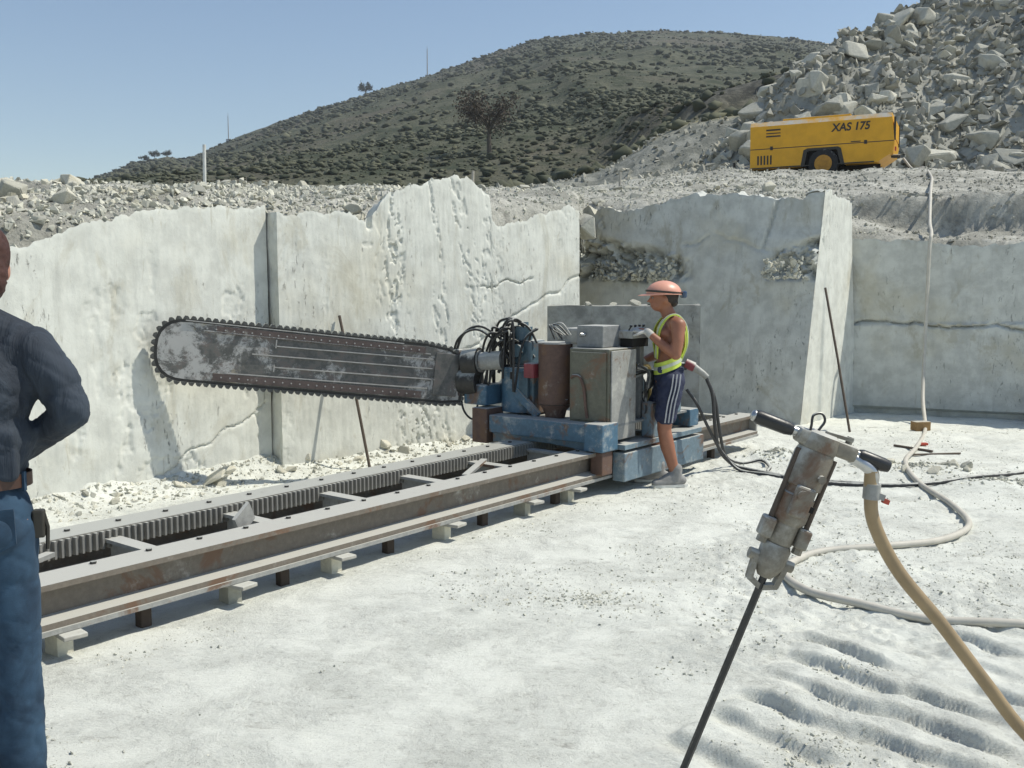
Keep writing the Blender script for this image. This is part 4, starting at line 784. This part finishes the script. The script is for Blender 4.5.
# ------------------------------------------------------------------ people
def remesh(name, prims, mat, parent, voxel, smo=6, wr=0., wf=10, seed=0, sm=True):
    mb = MB()
    for p in prims:
        if p[0] == 'c': mb.cap(*p[1:], seg=16)
        elif p[0] == 'e': mb.ell(*p[1:], seg=20)
        elif p[0] == 'b': mb.box(*p[1:])
    me = mb.mesh(name); o = bpy.data.objects.new(name, me); C.objects.link(o)
    md = o.modifiers.new('r', 'REMESH'); md.mode = 'VOXEL'; md.voxel_size = voxel; ms = o.modifiers.new('s', 'SMOOTH'); ms.factor = .5; ms.iterations = smo
    bpy.context.view_layer.update(); nm = bpy.data.meshes.new_from_object(o.evaluated_get(bpy.context.evaluated_depsgraph_get())); bpy.data.objects.remove(o)
    nm.name = name
    if wr:
        n = len(nm.vertices); co = np.zeros(n * 3, np.float32); no = np.zeros(n * 3, np.float32); nm.vertices.foreach_get('co', co); nm.vertices.foreach_get('normal', no); co = co.reshape(-1, 3); no = no.reshape(-1, 3)
        f = fbm(co[:, 0] * wf + co[:, 2] * wf * .6, co[:, 2] * wf * 1.3 + co[:, 1] * wf, 300 + seed, 3) - .5; f2 = fbm(co[:, 0] * wf * 2 + co[:, 2] * wf * 1.6, co[:, 2] * wf * 2.2 - co[:, 1] * wf * 1.5, 340 + seed, 2) - .5; f = .25 - (1 - np.clip(np.abs(f) * 6, 0, 1)) ** 2 * .9 - (1 - np.clip(np.abs(f2) * 5, 0, 1)) ** 2 * .5
        nm.vertices.foreach_set('co', (co + no * (f * wr)[:, None]).ravel()); nm.update()
    for p in nm.polygons: p.use_smooth = True
    nm.materials.clear(); return link(name, nm, mat, parent)
def hand_prims(wrist, fdir, back, thumb_side, curl=.9, L=.175):
    """palm + four fingers + thumb; fdir = towards the fingertips, back = out of the back of the hand"""
    f = Vector(fdir).normalized(); b = Vector(back); b = (b - f * b.dot(f)).normalized(); s = f.cross(b) * thumb_side; w0 = Vector(wrist); pr = []
    for k, off in enumerate((.030, .011, -.009, -.028)): pr.append(('c', w0 + f * .01 + s * off * .6, .017, w0 + f * .085 + s * off, .0135))
    ln = (.072, .082, .076, .058)
    for k, off in enumerate((.032, .011, -.010, -.030)):
        p = w0 + f * .085 + s * off; a = curl * .35
        for j, fr in enumerate((.45, .32, .25)):
            d = (f * math.cos(a) - b * math.sin(a)); q = p + d * ln[k] * fr * 1.15; pr.append(('c', p, .0098 - .0008 * j, q, .0092 - .001 * j)); p = q; a += curl * .75
    p = w0 + f * .028 + s * .03; q = p + (f * .6 + s * .75 - b * .2).normalized() * .038; pr.append(('c', p, .0145, q, .0115)); pr.append(('c', q, .0112, q + (f * .9 + s * .15 - b * .45).normalized() * .034, .0092)); return pr
def ribbon(pts, nrm, wd, th=.006):
    pts = bez(pts, 8); mb = MB(); n = len(pts); V = []
    for i, p in enumerate(pts):
        d = (pts[min(i + 1, n - 1)] - pts[max(i - 1, 0)]).normalized(); nn = Vector(nrm(p)); nn = (nn - d * nn.dot(d)).normalized(); s = d.cross(nn)
        V += [p + s * wd / 2, p - s * wd / 2, p - s * wd / 2 + nn * th, p + s * wd / 2 + nn * th]
    F = [(4 * i + a, 4 * i + (a + 1) % 4, 4 * i + 4 + (a + 1) % 4, 4 * i + 4 + a) for i in range(n - 1) for a in range(4)] + [(0, 1, 2, 3), (4 * n - 1, 4 * n - 2, 4 * n - 3, 4 * n - 4)]
    return mb.add(V, F)
def ring(cx, cy, rx, ry, z0, z1, tilt=0., th=.006, n=40, nz=2):
    mb = MB(); V = []
    for i in range(n):
        a = 2 * math.pi * i / n; c, s = math.cos(a), math.sin(a)
        for (r, z) in ((0, z0), (th, z0), (th, z1), (0, z1)): V.append((cx + (rx + r) * c, cy + (ry + r) * s, z - tilt * c))
    return mb.add(V, [(4 * i + k, 4 * ((i + 1) % n) + k, 4 * ((i + 1) % n) + (k + 1) % 4, 4 * i + (k + 1) % 4) for i in range(n) for k in range(4)])
# --- saw operator
WK = empty('person', (1.37, 8.40, fz(1.37, 8.40)), R(180)); WK.scale = (1.09, 1.09, 1.0); tag(WK, 'worker in pink-orange helmet, yellow straps and navy shorts operating the saw', 'person')
LW, RWr = Vector((.215, .125, 1.335)), Vector((.215, -.13, 1.06))
sk = [('e', (.015, 0, .91), (.11, .15, .12)), ('e', (.03, 0, 1.07), (.088, .128, .15)), ('e', (.01, 0, 1.26), (.108, .158, .17)), ('e', (.05, .07, 1.31), (.07, .085, .06)), ('e', (.05, -.07, 1.31), (.07, .085, .06)),
      ('c', (-.015, -.14, 1.395), .062, (-.015, .14, 1.395), .062), ('c', (.0, 0, 1.40), .062, (.055, 0, 1.54), .052), ('e', (.075, 0, 1.625), (.098, .077, .115)), ('e', (.112, 0, 1.555), (.058, .054, .058)),
      ('c', (.168, 0, 1.615), .010, (.188, 0, 1.582), .014), ('e', (.158, 0, 1.545), (.016, .026, .009)), ('e', (.158, 0, 1.640), (.018, .05, .012)), ('e', (.07, .078, 1.60), (.020, .010, .032)), ('e', (.07, -.078, 1.60), (.020, .010, .032)),
      ('c', (-.02, .185, 1.39), .058, (-.01, .222, 1.27), .048), ('c', (-.01, .222, 1.27), .048, (.005, .235, 1.14), .040), ('c', (.005, .235, 1.14), .041, (.08, .20, 1.205), .042), ('c', (.08, .20, 1.205), .042, LW, .027),
      ('c', (-.02, -.185, 1.39), .058, (.0, -.235, 1.27), .048), ('c', (.0, -.235, 1.27), .048, (.03, -.25, 1.13), .040), ('c', (.03, -.25, 1.13), .041, (.11, -.20, 1.10), .042), ('c', (.11, -.20, 1.10), .042, RWr, .027),
      ('c', LW, .027, LW + Vector((.05, -.02, .01)), .02), ('c', RWr, .027, RWr + Vector((.04, .03, 0)), .02),
      ('c', (.02, .085, .86), .092, (.065, .095, .50), .056), ('c', (.065, .095, .50), .055, (.035, .10, .34), .058), ('c', (.035, .10, .34), .056, (-.03, .10, .10), .037), ('c', (-.03, .10, .10), .04, (.03, .10, .05), .035),
      ('c', (.02, -.085, .86), .092, (.12, -.095, .50), .056), ('c', (.12, -.095, .50), .055, (.10, -.10, .34), .058), ('c', (.10, -.10, .34), .056, (.075, -.11, .10), .037), ('c', (.075, -.11, .10), .04, (.14, -.11, .05), .035)]
body = remesh('body', sk, 'skin', WK, .0095, 5)
for s in (-1, 1):
    e = P('eye', MB().ell((.158, s * .032, 1.615), (.011, .014, .010)), 'eye_white', WK, 60); P('pupil', MB().ell((.167, s * .033, 1.615), (.004, .006, .006)), 'eye_dark', e, 60)
P('mouth', MB().ell((.172, 0, 1.545), (.004, .022, .004)), 'rust_brown', WK, 60)
remesh('hair', [('e', (.05, 0, 1.63), (.100, .082, .085)), ('e', (-.005, 0, 1.575), (.04, .06, .04))], 'hair_dark', WK, .008, 3)
bm = bmesh.new(); bmesh.ops.create_uvsphere(bm, u_segments=32, v_segments=20, radius=1); bmesh.ops.delete(bm, geom=[v for v in bm.verts if v.co.z < -.05], context='VERTS')
for v in bm.verts:
    r = .004 * (1 if abs(v.co.y) < .16 and v.co.z > .3 else 0); v.co = Vector((.068 + v.co.x * (.138 + r), v.co.y * (.116 + r), 1.645 + v.co.z * (.112 + r)))
hm = P('helmet', MB().bm(bm), 'helmet_orange', WK, 40)
mb = MB(); V = []; nS = 24
for i in range(nS):
    a = 2 * math.pi * i / nS; f = max(0, math.cos(a)) ** 1.5; ex = .012 + .055 * f
    for r, z in ((0, .004), (1, -.012 * f - .002), (1, -.007 - .012 * f), (0, -.004)): V.append((.068 + (.136 + ex * r) * math.cos(a), (.114 + (.012 + .02 * f) * r) * math.sin(a), 1.648 + z))
mb.add(V, [(4 * i + k, 4 * ((i + 1) % nS) + k, 4 * ((i + 1) % nS) + (k + 1) % 4, 4 * i + (k + 1) % 4) for i in range(nS) for k in range(4)]); P('brim', mb, 'helmet_orange', hm, 50)
gg = P('goggles', MB().box(-.105, -.068, -.07, .07, 1.612, 1.672, .014), 'goggle_blue', hm); P('strap', ring(.068, 0, .140, .118, 1.655, 1.672, -.012, .004), 'decal_dark', gg)
nrm = lambda p: (p.x - .01, p.y * .8, max(0, p.z - 1.33) * 2.4)
for s in (-1, 1):
    st = P('shoulder_strap', ribbon([(.118, s * .03, 1.10), (.126, s * .085, 1.24), (.108, s * .10, 1.36), (.045, s * .098, 1.452), (-.03, s * .098, 1.462), (-.092, s * .09, 1.37), (-.108, s * .06, 1.22), (-.070, s * .03, 1.08)], nrm, .040, .007), 'hivis', WK)
    P('reflective_tape', ribbon([(.126, s * .03, 1.10), (.134, s * .085, 1.24), (.116, s * .10, 1.366), (.048, s * .098, 1.460), (-.033, s * .098, 1.470), (-.100, s * .09, 1.374), (-.116, s * .06, 1.22), (-.078, s * .03, 1.08)], nrm, .012, .004), 'reflective', st)
wb = P('waist_band', ring(.030, 0, .098, .138, 1.00, 1.10, .045, .008), 'hivis', WK); P('reflective_tape', ring(.030, 0, .1075, .1475, 1.035, 1.065, .045, .002), 'reflective', wb)
sh = remesh('shorts', [('e', (.015, 0, .93), (.122, .160, .115)), ('c', (.01, .075, .90), .110, (.055, .10, .615), .088), ('c', (.01, -.075, .90), .110, (.10, -.10, .615), .088), ('b', -.08, .12, -.12, .12, .98, 1.03)], 'shorts_navy', WK, .010, 6, .012, 8, 3)
for k in range(3): P('stripe', ribbon([(-.045 + .028 * k, .176, .975), (-.03 + .028 * k, .190, .86), (.0 + .028 * k, .193, .72), (.018 + .028 * k, .186, .565)], lambda p: (0, 1, .1), .010, .008), 'white_cloth', sh)
remesh('glove', hand_prims(LW, (.75, -.30, .12), (.1, .45, 1), -1, 1.0) + [('c', LW - Vector((.03, -.015, .03)), .033, LW, .031)], 'glove_grey', WK, .0045, 2)
remesh('glove', hand_prims(RWr, (.75, .45, -.05), (.1, -.45, 1), 1, 1.1) + [('c', RWr - Vector((.03, .03, 0)), .033, RWr, .031)], 'glove_grey', WK, .0045, 2)
for ax_, ay_, hd in ((-.03, .10, .25), (.075, -.11, -.05)):
    c, s = math.cos(hd), math.sin(hd); T_ = lambda x, y, z: (ax_ + x * c - y * s, ay_ + x * s + y * c, z)
    so = remesh('shoe', [('c', T_(-.05, 0, .055), .043, T_(.10, 0, .042), .044), ('c', T_(.10, 0, .040), .044, T_(.165, 0, .036), .036), ('c', T_(0, 0, .06), .048, T_(-.005, 0, .155), .050), ('c', T_(.02, 0, .10), .042, T_(.10, 0, .055), .04)], 'shoe_grey', WK, .008, 3)
    P('sole', MB().extrude([T_(x, y, 0)[:2] for x, y in ((-.095, -.03), (-.06, -.045), (.06, -.045), (.13, -.048), (.185, -.032), (.203, 0), (.185, .032), (.13, .048), (.06, .045), (-.06, .045), (-.095, .03), (-.105, 0))], lambda x, y, k: (x, y, (.0, .024)[k])), 'stake_white', so)
# --- onlooker seen from behind
OL = empty('person', (-1.675, 2.98, fz(-1.675, 2.98)), R(107)); OL.scale = (1.025,) * 3; tag(OL, 'person in navy shirt and blue jeans seen from behind at left edge', 'person')
HW = Vector((.175, -.10, 1.135)); HWl = Vector((.175, .10, 1.135))
sk = [('e', (0, 0, 1.0), (.115, .15, .13)), ('e', (0, 0, 1.33), (.11, .16, .24)), ('c', (0, -.14, 1.50), .05, (0, .14, 1.50), .05), ('c', (0, 0, 1.50), .066, (.03, -.03, 1.64), .060), ('e', (.04, -.042, 1.735), (.102, .080, .122)), ('e', (.085, -.042, 1.665), (.058, .055, .058)),
      ('c', (.14, -.042, 1.725), .010, (.16, -.042, 1.695), .014), ('e', (.065, .040, 1.715), (.020, .010, .034)), ('e', (.065, -.120, 1.715), (.020, .010, .034))]
for s, wv in ((-1, HW), (1, HWl)):
    sk += [('c', (0, s * .19, 1.49), .045, (-.03, s * .278, 1.29), .036), ('c', (-.03, s * .278, 1.29), .036, wv, .027), ('c', (0, s * .09, .95), .085, (.01, s * .10, .52), .055), ('c', (.01, s * .10, .52), .055, (-.01, s * .11, .08), .04), ('c', (-.01, s * .11, .06), .04, (.14, s * .12, .04), .035)]
    sk += hand_prims(wv, (.25, -s * .8, -.1), (1, -s * .2, .1), s, .5)
remesh('body', sk, 'neck_skin', OL, .008, 3)
remesh('hair', [('e', (.030, -.044, 1.765), (.112, .094, .108)), ('e', (-.005, -.044, 1.70), (.090, .091, .10)), ('c', (-.032, -.070, 1.64), .042, (-.032, -.010, 1.64), .042)], 'hair_red', OL, .008, 2, .006, 40, 9)
remesh('shirt', [('e', (-.005, 0, 1.37), (.132, .200, .20)), ('e', (0, 0, 1.20), (.128, .188, .17)), ('b', -.105, .105, -.15, .15, 1.09, 1.24), ('c', (-.01, -.145, 1.485), .068, (-.01, .145, 1.485), .068), ('c', (-.005, 0, 1.52), .078, (.012, -.006, 1.585), .070), ('c', (.005, -.03, 1.565), .066, (-.005, -.15, 1.505), .064), ('c', (.005, .03, 1.565), .066, (-.005, .15, 1.505), .064)]
       + [q for s, wv in ((-1, HW), (1, HWl)) for q in (('c', (-.005, s * .185, 1.475), .076, (-.02, s * .255, 1.38), .070), ('c', (-.02, s * .255, 1.38), .070, (-.03, s * .295, 1.285), .058), ('c', (-.03, s * .295, 1.285), .058, Vector(wv) * .85 + Vector((-.03, s * .295, 1.285)) * .15, .044), ('c', Vector(wv) * .7 + Vector((-.03, s * .295, 1.285)) * .3, .047, Vector(wv) * .9 + Vector((-.03, s * .295, 1.285)) * .1, .046))], 'shirt_navy', OL, .0085, 4, .0065, 9, 21)
P('collar', ring(.014, 0, .066, .070, 1.560, 1.598, -.012, .005), 'shirt_navy', OL, 50)
jn = remesh('jeans', [('e', (-.005, 0, .99), (.128, .172, .125)), ('b', -.09, .09, -.12, .12, 1.0, 1.075), ('e', (-.06, .07, .95), (.085, .085, .09)), ('e', (-.06, -.07, .95), (.085, .085, .09))] + [q for s in (-1, 1) for q in (('c', (0, s * .085, .93), .100, (.012, s * .10, .54), .076), ('c', (.012, s * .10, .54), .076, (-.005, s * .11, .12), .068), ('c', (-.005, s * .11, .12), .069, (.0, s * .11, .075), .075))], 'denim', OL, .0095, 4, .006, 7, 33)
bl = P('belt', ring(-.003, 0, .120, .168, 1.066, 1.106, 0, .006), 'belt_leather', OL, 50); P('buckle', MB().box(.120, .132, -.025, .025, 1.064, 1.108, .004), 'brass', bl)
for a in (200, 160, 245, 115, 180): P('belt_loop', MB().obox((-.003 + .129 * math.cos(R(a)), .177 * math.sin(R(a)), 1.085), (.004 * math.cos(R(a)), .004 * math.sin(R(a)), 0), (-.006 * math.sin(R(a)), .006 * math.cos(R(a)), 0), (0, 0, .029)), 'denim', jn)
for s in (-1, 1):
    P('back_pocket', MB().extrude([(-.055, .06), (.055, .06), (.055, -.05), (0, -.075), (-.055, -.05)], lambda x, y, k: (-.138 - .010 * k + .35 * abs(s * .085 + x) ** 1.5 * 1.0 + (.02 if y < -.02 else 0), s * .085 + x, .955 + y)), 'denim', jn)
P('pocket_tool', MB().box(-.03, .01, -.205, -.17, .90, .985, .006).tube([(-.01, -.20, .98), (-.012, -.212, .93), (-.005, -.208, .86)], .006, 6), 'decal_dark', OL)
for s in (-1, 1):
    so = remesh('shoe', [('c', (-.06, s * .11, .05), .045, (.10, s * .12, .045), .046), ('c', (.10, s * .12, .042), .046, (.18, s * .125, .036), .036), ('c', (0, s * .11, .05), .05, (0, s * .11, .11), .05)], 'belt_leather', OL, .009, 3)

# ------------------------------------------------------------------ stakes, masts, small things on the floor
def stake(px, Y, h, r, mat, label): x = (px - 512) / 980 * Y; z = tz(x, Y) - .1; o = MB().tube([(0, 0, 0), (.01, 0, h + .1)], r, 8).build('marker_post', mat, None, 60); o.location = (x, Y, z); tag(o, label, 'post')
stake(209, 10.4, .46, .018, 'stake_white', 'tall thin white marker post above the left sawn face')
stake(473, 14.5, .30, .020, 'stake_wood', 'short pale wooden stake beside the bare tree trunk on the bench')
stake(618, 19.0, .30, .022, 'stake_wood', 'short pale wooden stake on the bench left of the compressor')
for px, py, h, lb in ((234, 138, 10, 'thin radio mast on the lower left ridge of the hill'), (429.5, 76, 11, 'thin radio mast on the upper left ridge of the hill')):
    x = (px - 512) / 980 * 400; z = tz(x, 400); r = empty('radio_mast', (x, 400, z - .5)); tag(r, lb, 'mast')
    P('mast_pole', MB().tube([(0, 0, 0), (0, 0, h)], [.28, .16], 6), 'antenna', r); P('mast_base', MB().box(-.8, .8, -.8, .8, 0, .9), 'antenna', r); P('mast_tip', MB().tube([(0, 0, h), (0, 0, h + 1.2)], .06, 5), 'antenna', r)
x, y = 4.93, 11.72; o = MB().box(-.10, .10, -.06, .06, 0, .11, .008).build('wood_block', 'block_wood'); o.location = (x, y, fz(x, y)); o.rotation_euler = (0, 0, .2); tag(o, 'small brown wooden block on the floor beside the white hose', 'wood block')
o = MB().tube([(4.05, 9.90, fz(4.05, 9.9) + .012), (4.62, 9.98, fz(4.62, 9.98) + .012)], .011, 6).build('steel_bar', 'rust_rod'); tag(o, 'dark steel bar lying crosswise on the floor beside the white hose', 'bar')
o = MB().tube([(4.12, 10.45, fz(4.12, 10.45) + .015), (4.36, 10.05, fz(4.36, 10.05) + .015)], .014, 6).build('steel_bar', 'rust_rod'); tag(o, 'short dark steel bar lying lengthwise left of the white hose', 'bar')
o = MB().box(-.05, .05, -.03, .03, 0, .025, .005).build('red_scrap', 'red_plastic'); o.location = (4.50, 10.62, fz(4.5, 10.62)); tag(o, 'tiny red plastic scrap on the floor right of the hose', 'scrap')
dm = empty('fuel_drum', (6.72, 12.35, fz(6.72, 12.35)), 0); tag(dm, 'dark red drum lying by the back wall at the right edge', 'drum')
P('drum_body', MB().tube([(-.0, 0, .20), (.5, .05, .20)], .20, 20), 'drum_red', dm, 40)
for q in (.0, .17, .33, .5): P('hoop', MB().tube([(q - .008, q * .1, .20), (q + .008, q * .1, .20)], .206, 20), 'dark_steel', dm, 40)

# ------------------------------------------------------------------ scrub, trees
ico = bmesh.new(); bmesh.ops.create_icosphere(ico, subdivisions=1, radius=1); IV = np.array([v.co[:] for v in ico.verts]); IF = np.array([[v.index for v in f.verts] for f in ico.faces]); ico.free()
def blobs(pts, sx, sz, tones, jit=.55):
    n = len(pts); v = IV[None] * (1 + rng.normal(0, jit * .6, (n, len(IV), 1))); v = v * np.stack([sx, sx * rng.uniform(.7, 1.2, n), sz], -1)[:, None]; v = v + rng.normal(0, .06, v.shape) * np.asarray(sx)[:, None, None]
    v = v + pts[:, None]; f = IF[None] + (np.arange(n) * len(IV))[:, None, None]; t = np.clip(tones[:, None] + rng.normal(0, .12, (n, len(IV))) + IV[None, :, 2] * .0, 0, 1)
    return v.reshape(-1, 3), f.reshape(-1, 3), t.reshape(-1)
def blobmesh(name, pts, sx, sz, tones, mat, parent=None):
    v, f, t = blobs(np.asarray(pts, float), np.asarray(sx, float), np.asarray(sz, float), np.asarray(tones, float)); me = bpy.data.meshes.new(name)
    me.vertices.add(len(v)); me.vertices.foreach_set('co', v.astype(np.float32).ravel()); me.loops.add(f.size); me.loops.foreach_set('vertex_index', f.astype(np.int32).ravel()); me.polygons.add(len(f)); me.polygons.foreach_set('loop_start', np.arange(0, f.size, 3, dtype=np.int32)); me.polygons.foreach_set('loop_total', np.full(len(f), 3, np.int32)); me.update()
    vattr(me, 'tone', t); return link(name, me, mat, parent)
N = 30000; yy = 64 + (342) * rng.random(N) ** .62; xx = (rng.uniform(-.52, .42, N)) * yy
dn = fbm(xx * .03, yy * .03, 401, 4); kp = rng.random(N) < smooth(.36, .60, dn + .25 * (fbm(xx * .12, yy * .12, 411, 3) - .5)) * .80 + .10; xx, yy = xx[kp], yy[kp]; y2 = rng.uniform(60, 135, 8500); xx = np.r_[xx, rng.uniform(-.50, .24, 8500) * y2]; yy = np.r_[yy, y2]; zz = terrain(xx, yy)
s = (.14 + .24 * rng.random(len(xx)) + 1.0 * rng.random(len(xx)) ** 4) * (.38 + .62 * smooth(60, 240, yy)) * 1.1; tag(blobmesh('hill_scrub', np.stack([xx, yy, zz + s * .25], -1), s * .8, s * .42, np.clip(rng.normal(.55, .28, len(xx)), 0, 1), 'scrub_leaf'), 'low dark green scrub covering the whole hillside', 'scrub', kind='stuff')
N = 900; yy = rng.uniform(41, 66, N); xx = rng.uniform(-.45, .42, N) * yy; kp = (xx > 2) | (rng.random(N) < .6); xx, yy = xx[kp], yy[kp]; zz = terrain(xx, yy); s = .10 + .45 * rng.random(len(xx)) ** 2.5
tag(blobmesh('dry_brush', np.stack([xx, yy, zz + s * .3], -1), s, s * .7, np.clip(rng.normal(.6, .25, len(xx)), 0, 1), 'scrub_leaf'), 'dry low brush along the foot of the hill', 'brush', kind='stuff')
def find(px, py, y0=62, y1=398):
    Y = np.linspace(y0, y1, 600); X = (px - 512) / 980 * Y; k = (terrain(X, Y) - 1.7) / Y; want = (288 - py) / 980; i = int(np.argmin(np.abs(k - want))); return X[i], Y[i], terrain(X[i:i + 1], Y[i:i + 1])[0]
def leafmesh(name, pts, size, mat, parent, tones):
    n = len(pts); a = rng.normal(size=(n, 3)); a /= np.linalg.norm(a, axis=1)[:, None]; b = np.cross(a, rng.normal(size=(n, 3))); b /= np.linalg.norm(b, axis=1)[:, None]
    sz = np.asarray(size)[:, None]; P4 = np.stack([pts + a * sz, pts + b * sz * .6, pts - a * sz, pts - b * sz * .6], 1).reshape(-1, 3); me = bpy.data.meshes.new(name); me.from_pydata(P4.tolist(), [], np.arange(4 * n).reshape(-1, 4).tolist()); vattr(me, 'tone', np.repeat(tones, 4)); return link(name, me, mat, parent)
def tree(name, label, loc, H, crown_w, mat, leaves, leaf, seed, clear=.35, sparse=False):
    r = random.Random(seed); root = empty(name, loc); tag(root, label, 'tree'); tr = MB(); ends = []
    tr.tube(bez([(0, 0, -.3), (r.uniform(-.1, .1), 0, H * .3), (r.uniform(-.2, .2), 0, H * .55)], 5), [H * .045 * (1 - .05 * k) for k in range(11)], 8)
    for k in range(11):
        a = r.uniform(0, 6.28); h0 = H * r.uniform(clear, .55); L = crown_w * r.uniform(.35, .55); e = Vector((math.cos(a) * L, math.sin(a) * L, h0 + H * r.uniform(.12, .42))); m_ = Vector((e.x * .45, e.y * .45, (h0 + e.z) / 2 + H * .04))
        tr.tube(bez([(0, 0, h0), m_, e], 5), [H * .018 * (1 - .08 * q) for q in range(11)], 6); ends += [e, m_.lerp(e, .5)]
        for _ in range(4):
            e2 = e + Vector((r.uniform(-1, 1), r.uniform(-1, 1), r.uniform(-.2, .9))) * crown_w * .22; tr.tube([m_.lerp(e, r.uniform(.3, 1)), e2], [H * .008, H * .003], 4); ends.append(e2)
    P('trunk', tr, 'bark', root)
    E = np.array([v[:] for v in ends]); i = rng.integers(len(E), size=leaves); pts = E[i] + rng.normal(0, crown_w * .085, (leaves, 3)); t = np.clip(rng.normal(.45, .2, leaves) + (hash2(i, i * 0, 3) - .5) * .5, 0, 1)
    leafmesh('crown', pts, leaf * rng.uniform(.6, 1.3, leaves), mat, root, t); return root
x, y, z = find(490, 156); sc_ = y / 980; tree('bare_tree', 'lone brown half-bare tree at the foot of the hill', (x, y, z), 57 * sc_, 52 * sc_, 'dry_leaf', 2600, .022 * 57 * sc_, 3, .30)
for px, py, hp_, lb in ((369, 95, 9, 'small round dark tree alone on the ridge line'), (161, 158, 7, 'dark tree in the ridge clump at the far left end'), (150, 161, 6, 'leftmost dark tree of the low ridge clump'), (173, 159, 6, 'rightmost dark tree of the low ridge clump')):
    X_ = (px - 512) / 980 * 398; z = tz(X_, 398); H_ = hp_ * .41; tree('ridge_tree', lb, (X_, 398, z), H_, H_ * 1.1, 'scrub_leaf', 700, H_ * .09, px, .2)
for px, py, hp_, lb in ((770, 92, 16, 'dark green bush on top of the rock outcrop, left of the heap'), (805, 76, 14, 'pale green bush beside the skyline edge of the spoil heap'), (722, 104, 12, 'small dark bush on the left shoulder of the outcrop')):
    x, y, z = find(px, py + 8, 56, 110); q = y / 980 * hp_; r_ = tree('bush', lb, (x, y, z), q * 1.2, q * 1.5, 'scrub_leaf', 900, q * .10, px, .1); r_['category'] = 'bush'

# ------------------------------------------------------------------ air
hz = MB().box(-450, 450, -85, 640, -2, 122).build('haze', None); hz['kind'] = 'stuff'; hm_ = bpy.data.materials.new('haze_air'); hm_.use_nodes = True; ht = hm_.node_tree; ht.nodes.clear()
vo = ht.nodes.new('ShaderNodeVolumePrincipled'); vo.inputs['Color'].default_value = (.86, .92, 1, 1); vo.inputs['Density'].default_value = .0004; vo.inputs['Anisotropy'].default_value = .2
oo = ht.nodes.new('ShaderNodeOutputMaterial'); ht.links.new(vo.outputs[0], oo.inputs['Volume']); hz.data.materials.append(hm_)
tag(hz, 'thin pale summer haze over the whole quarry', 'haze')
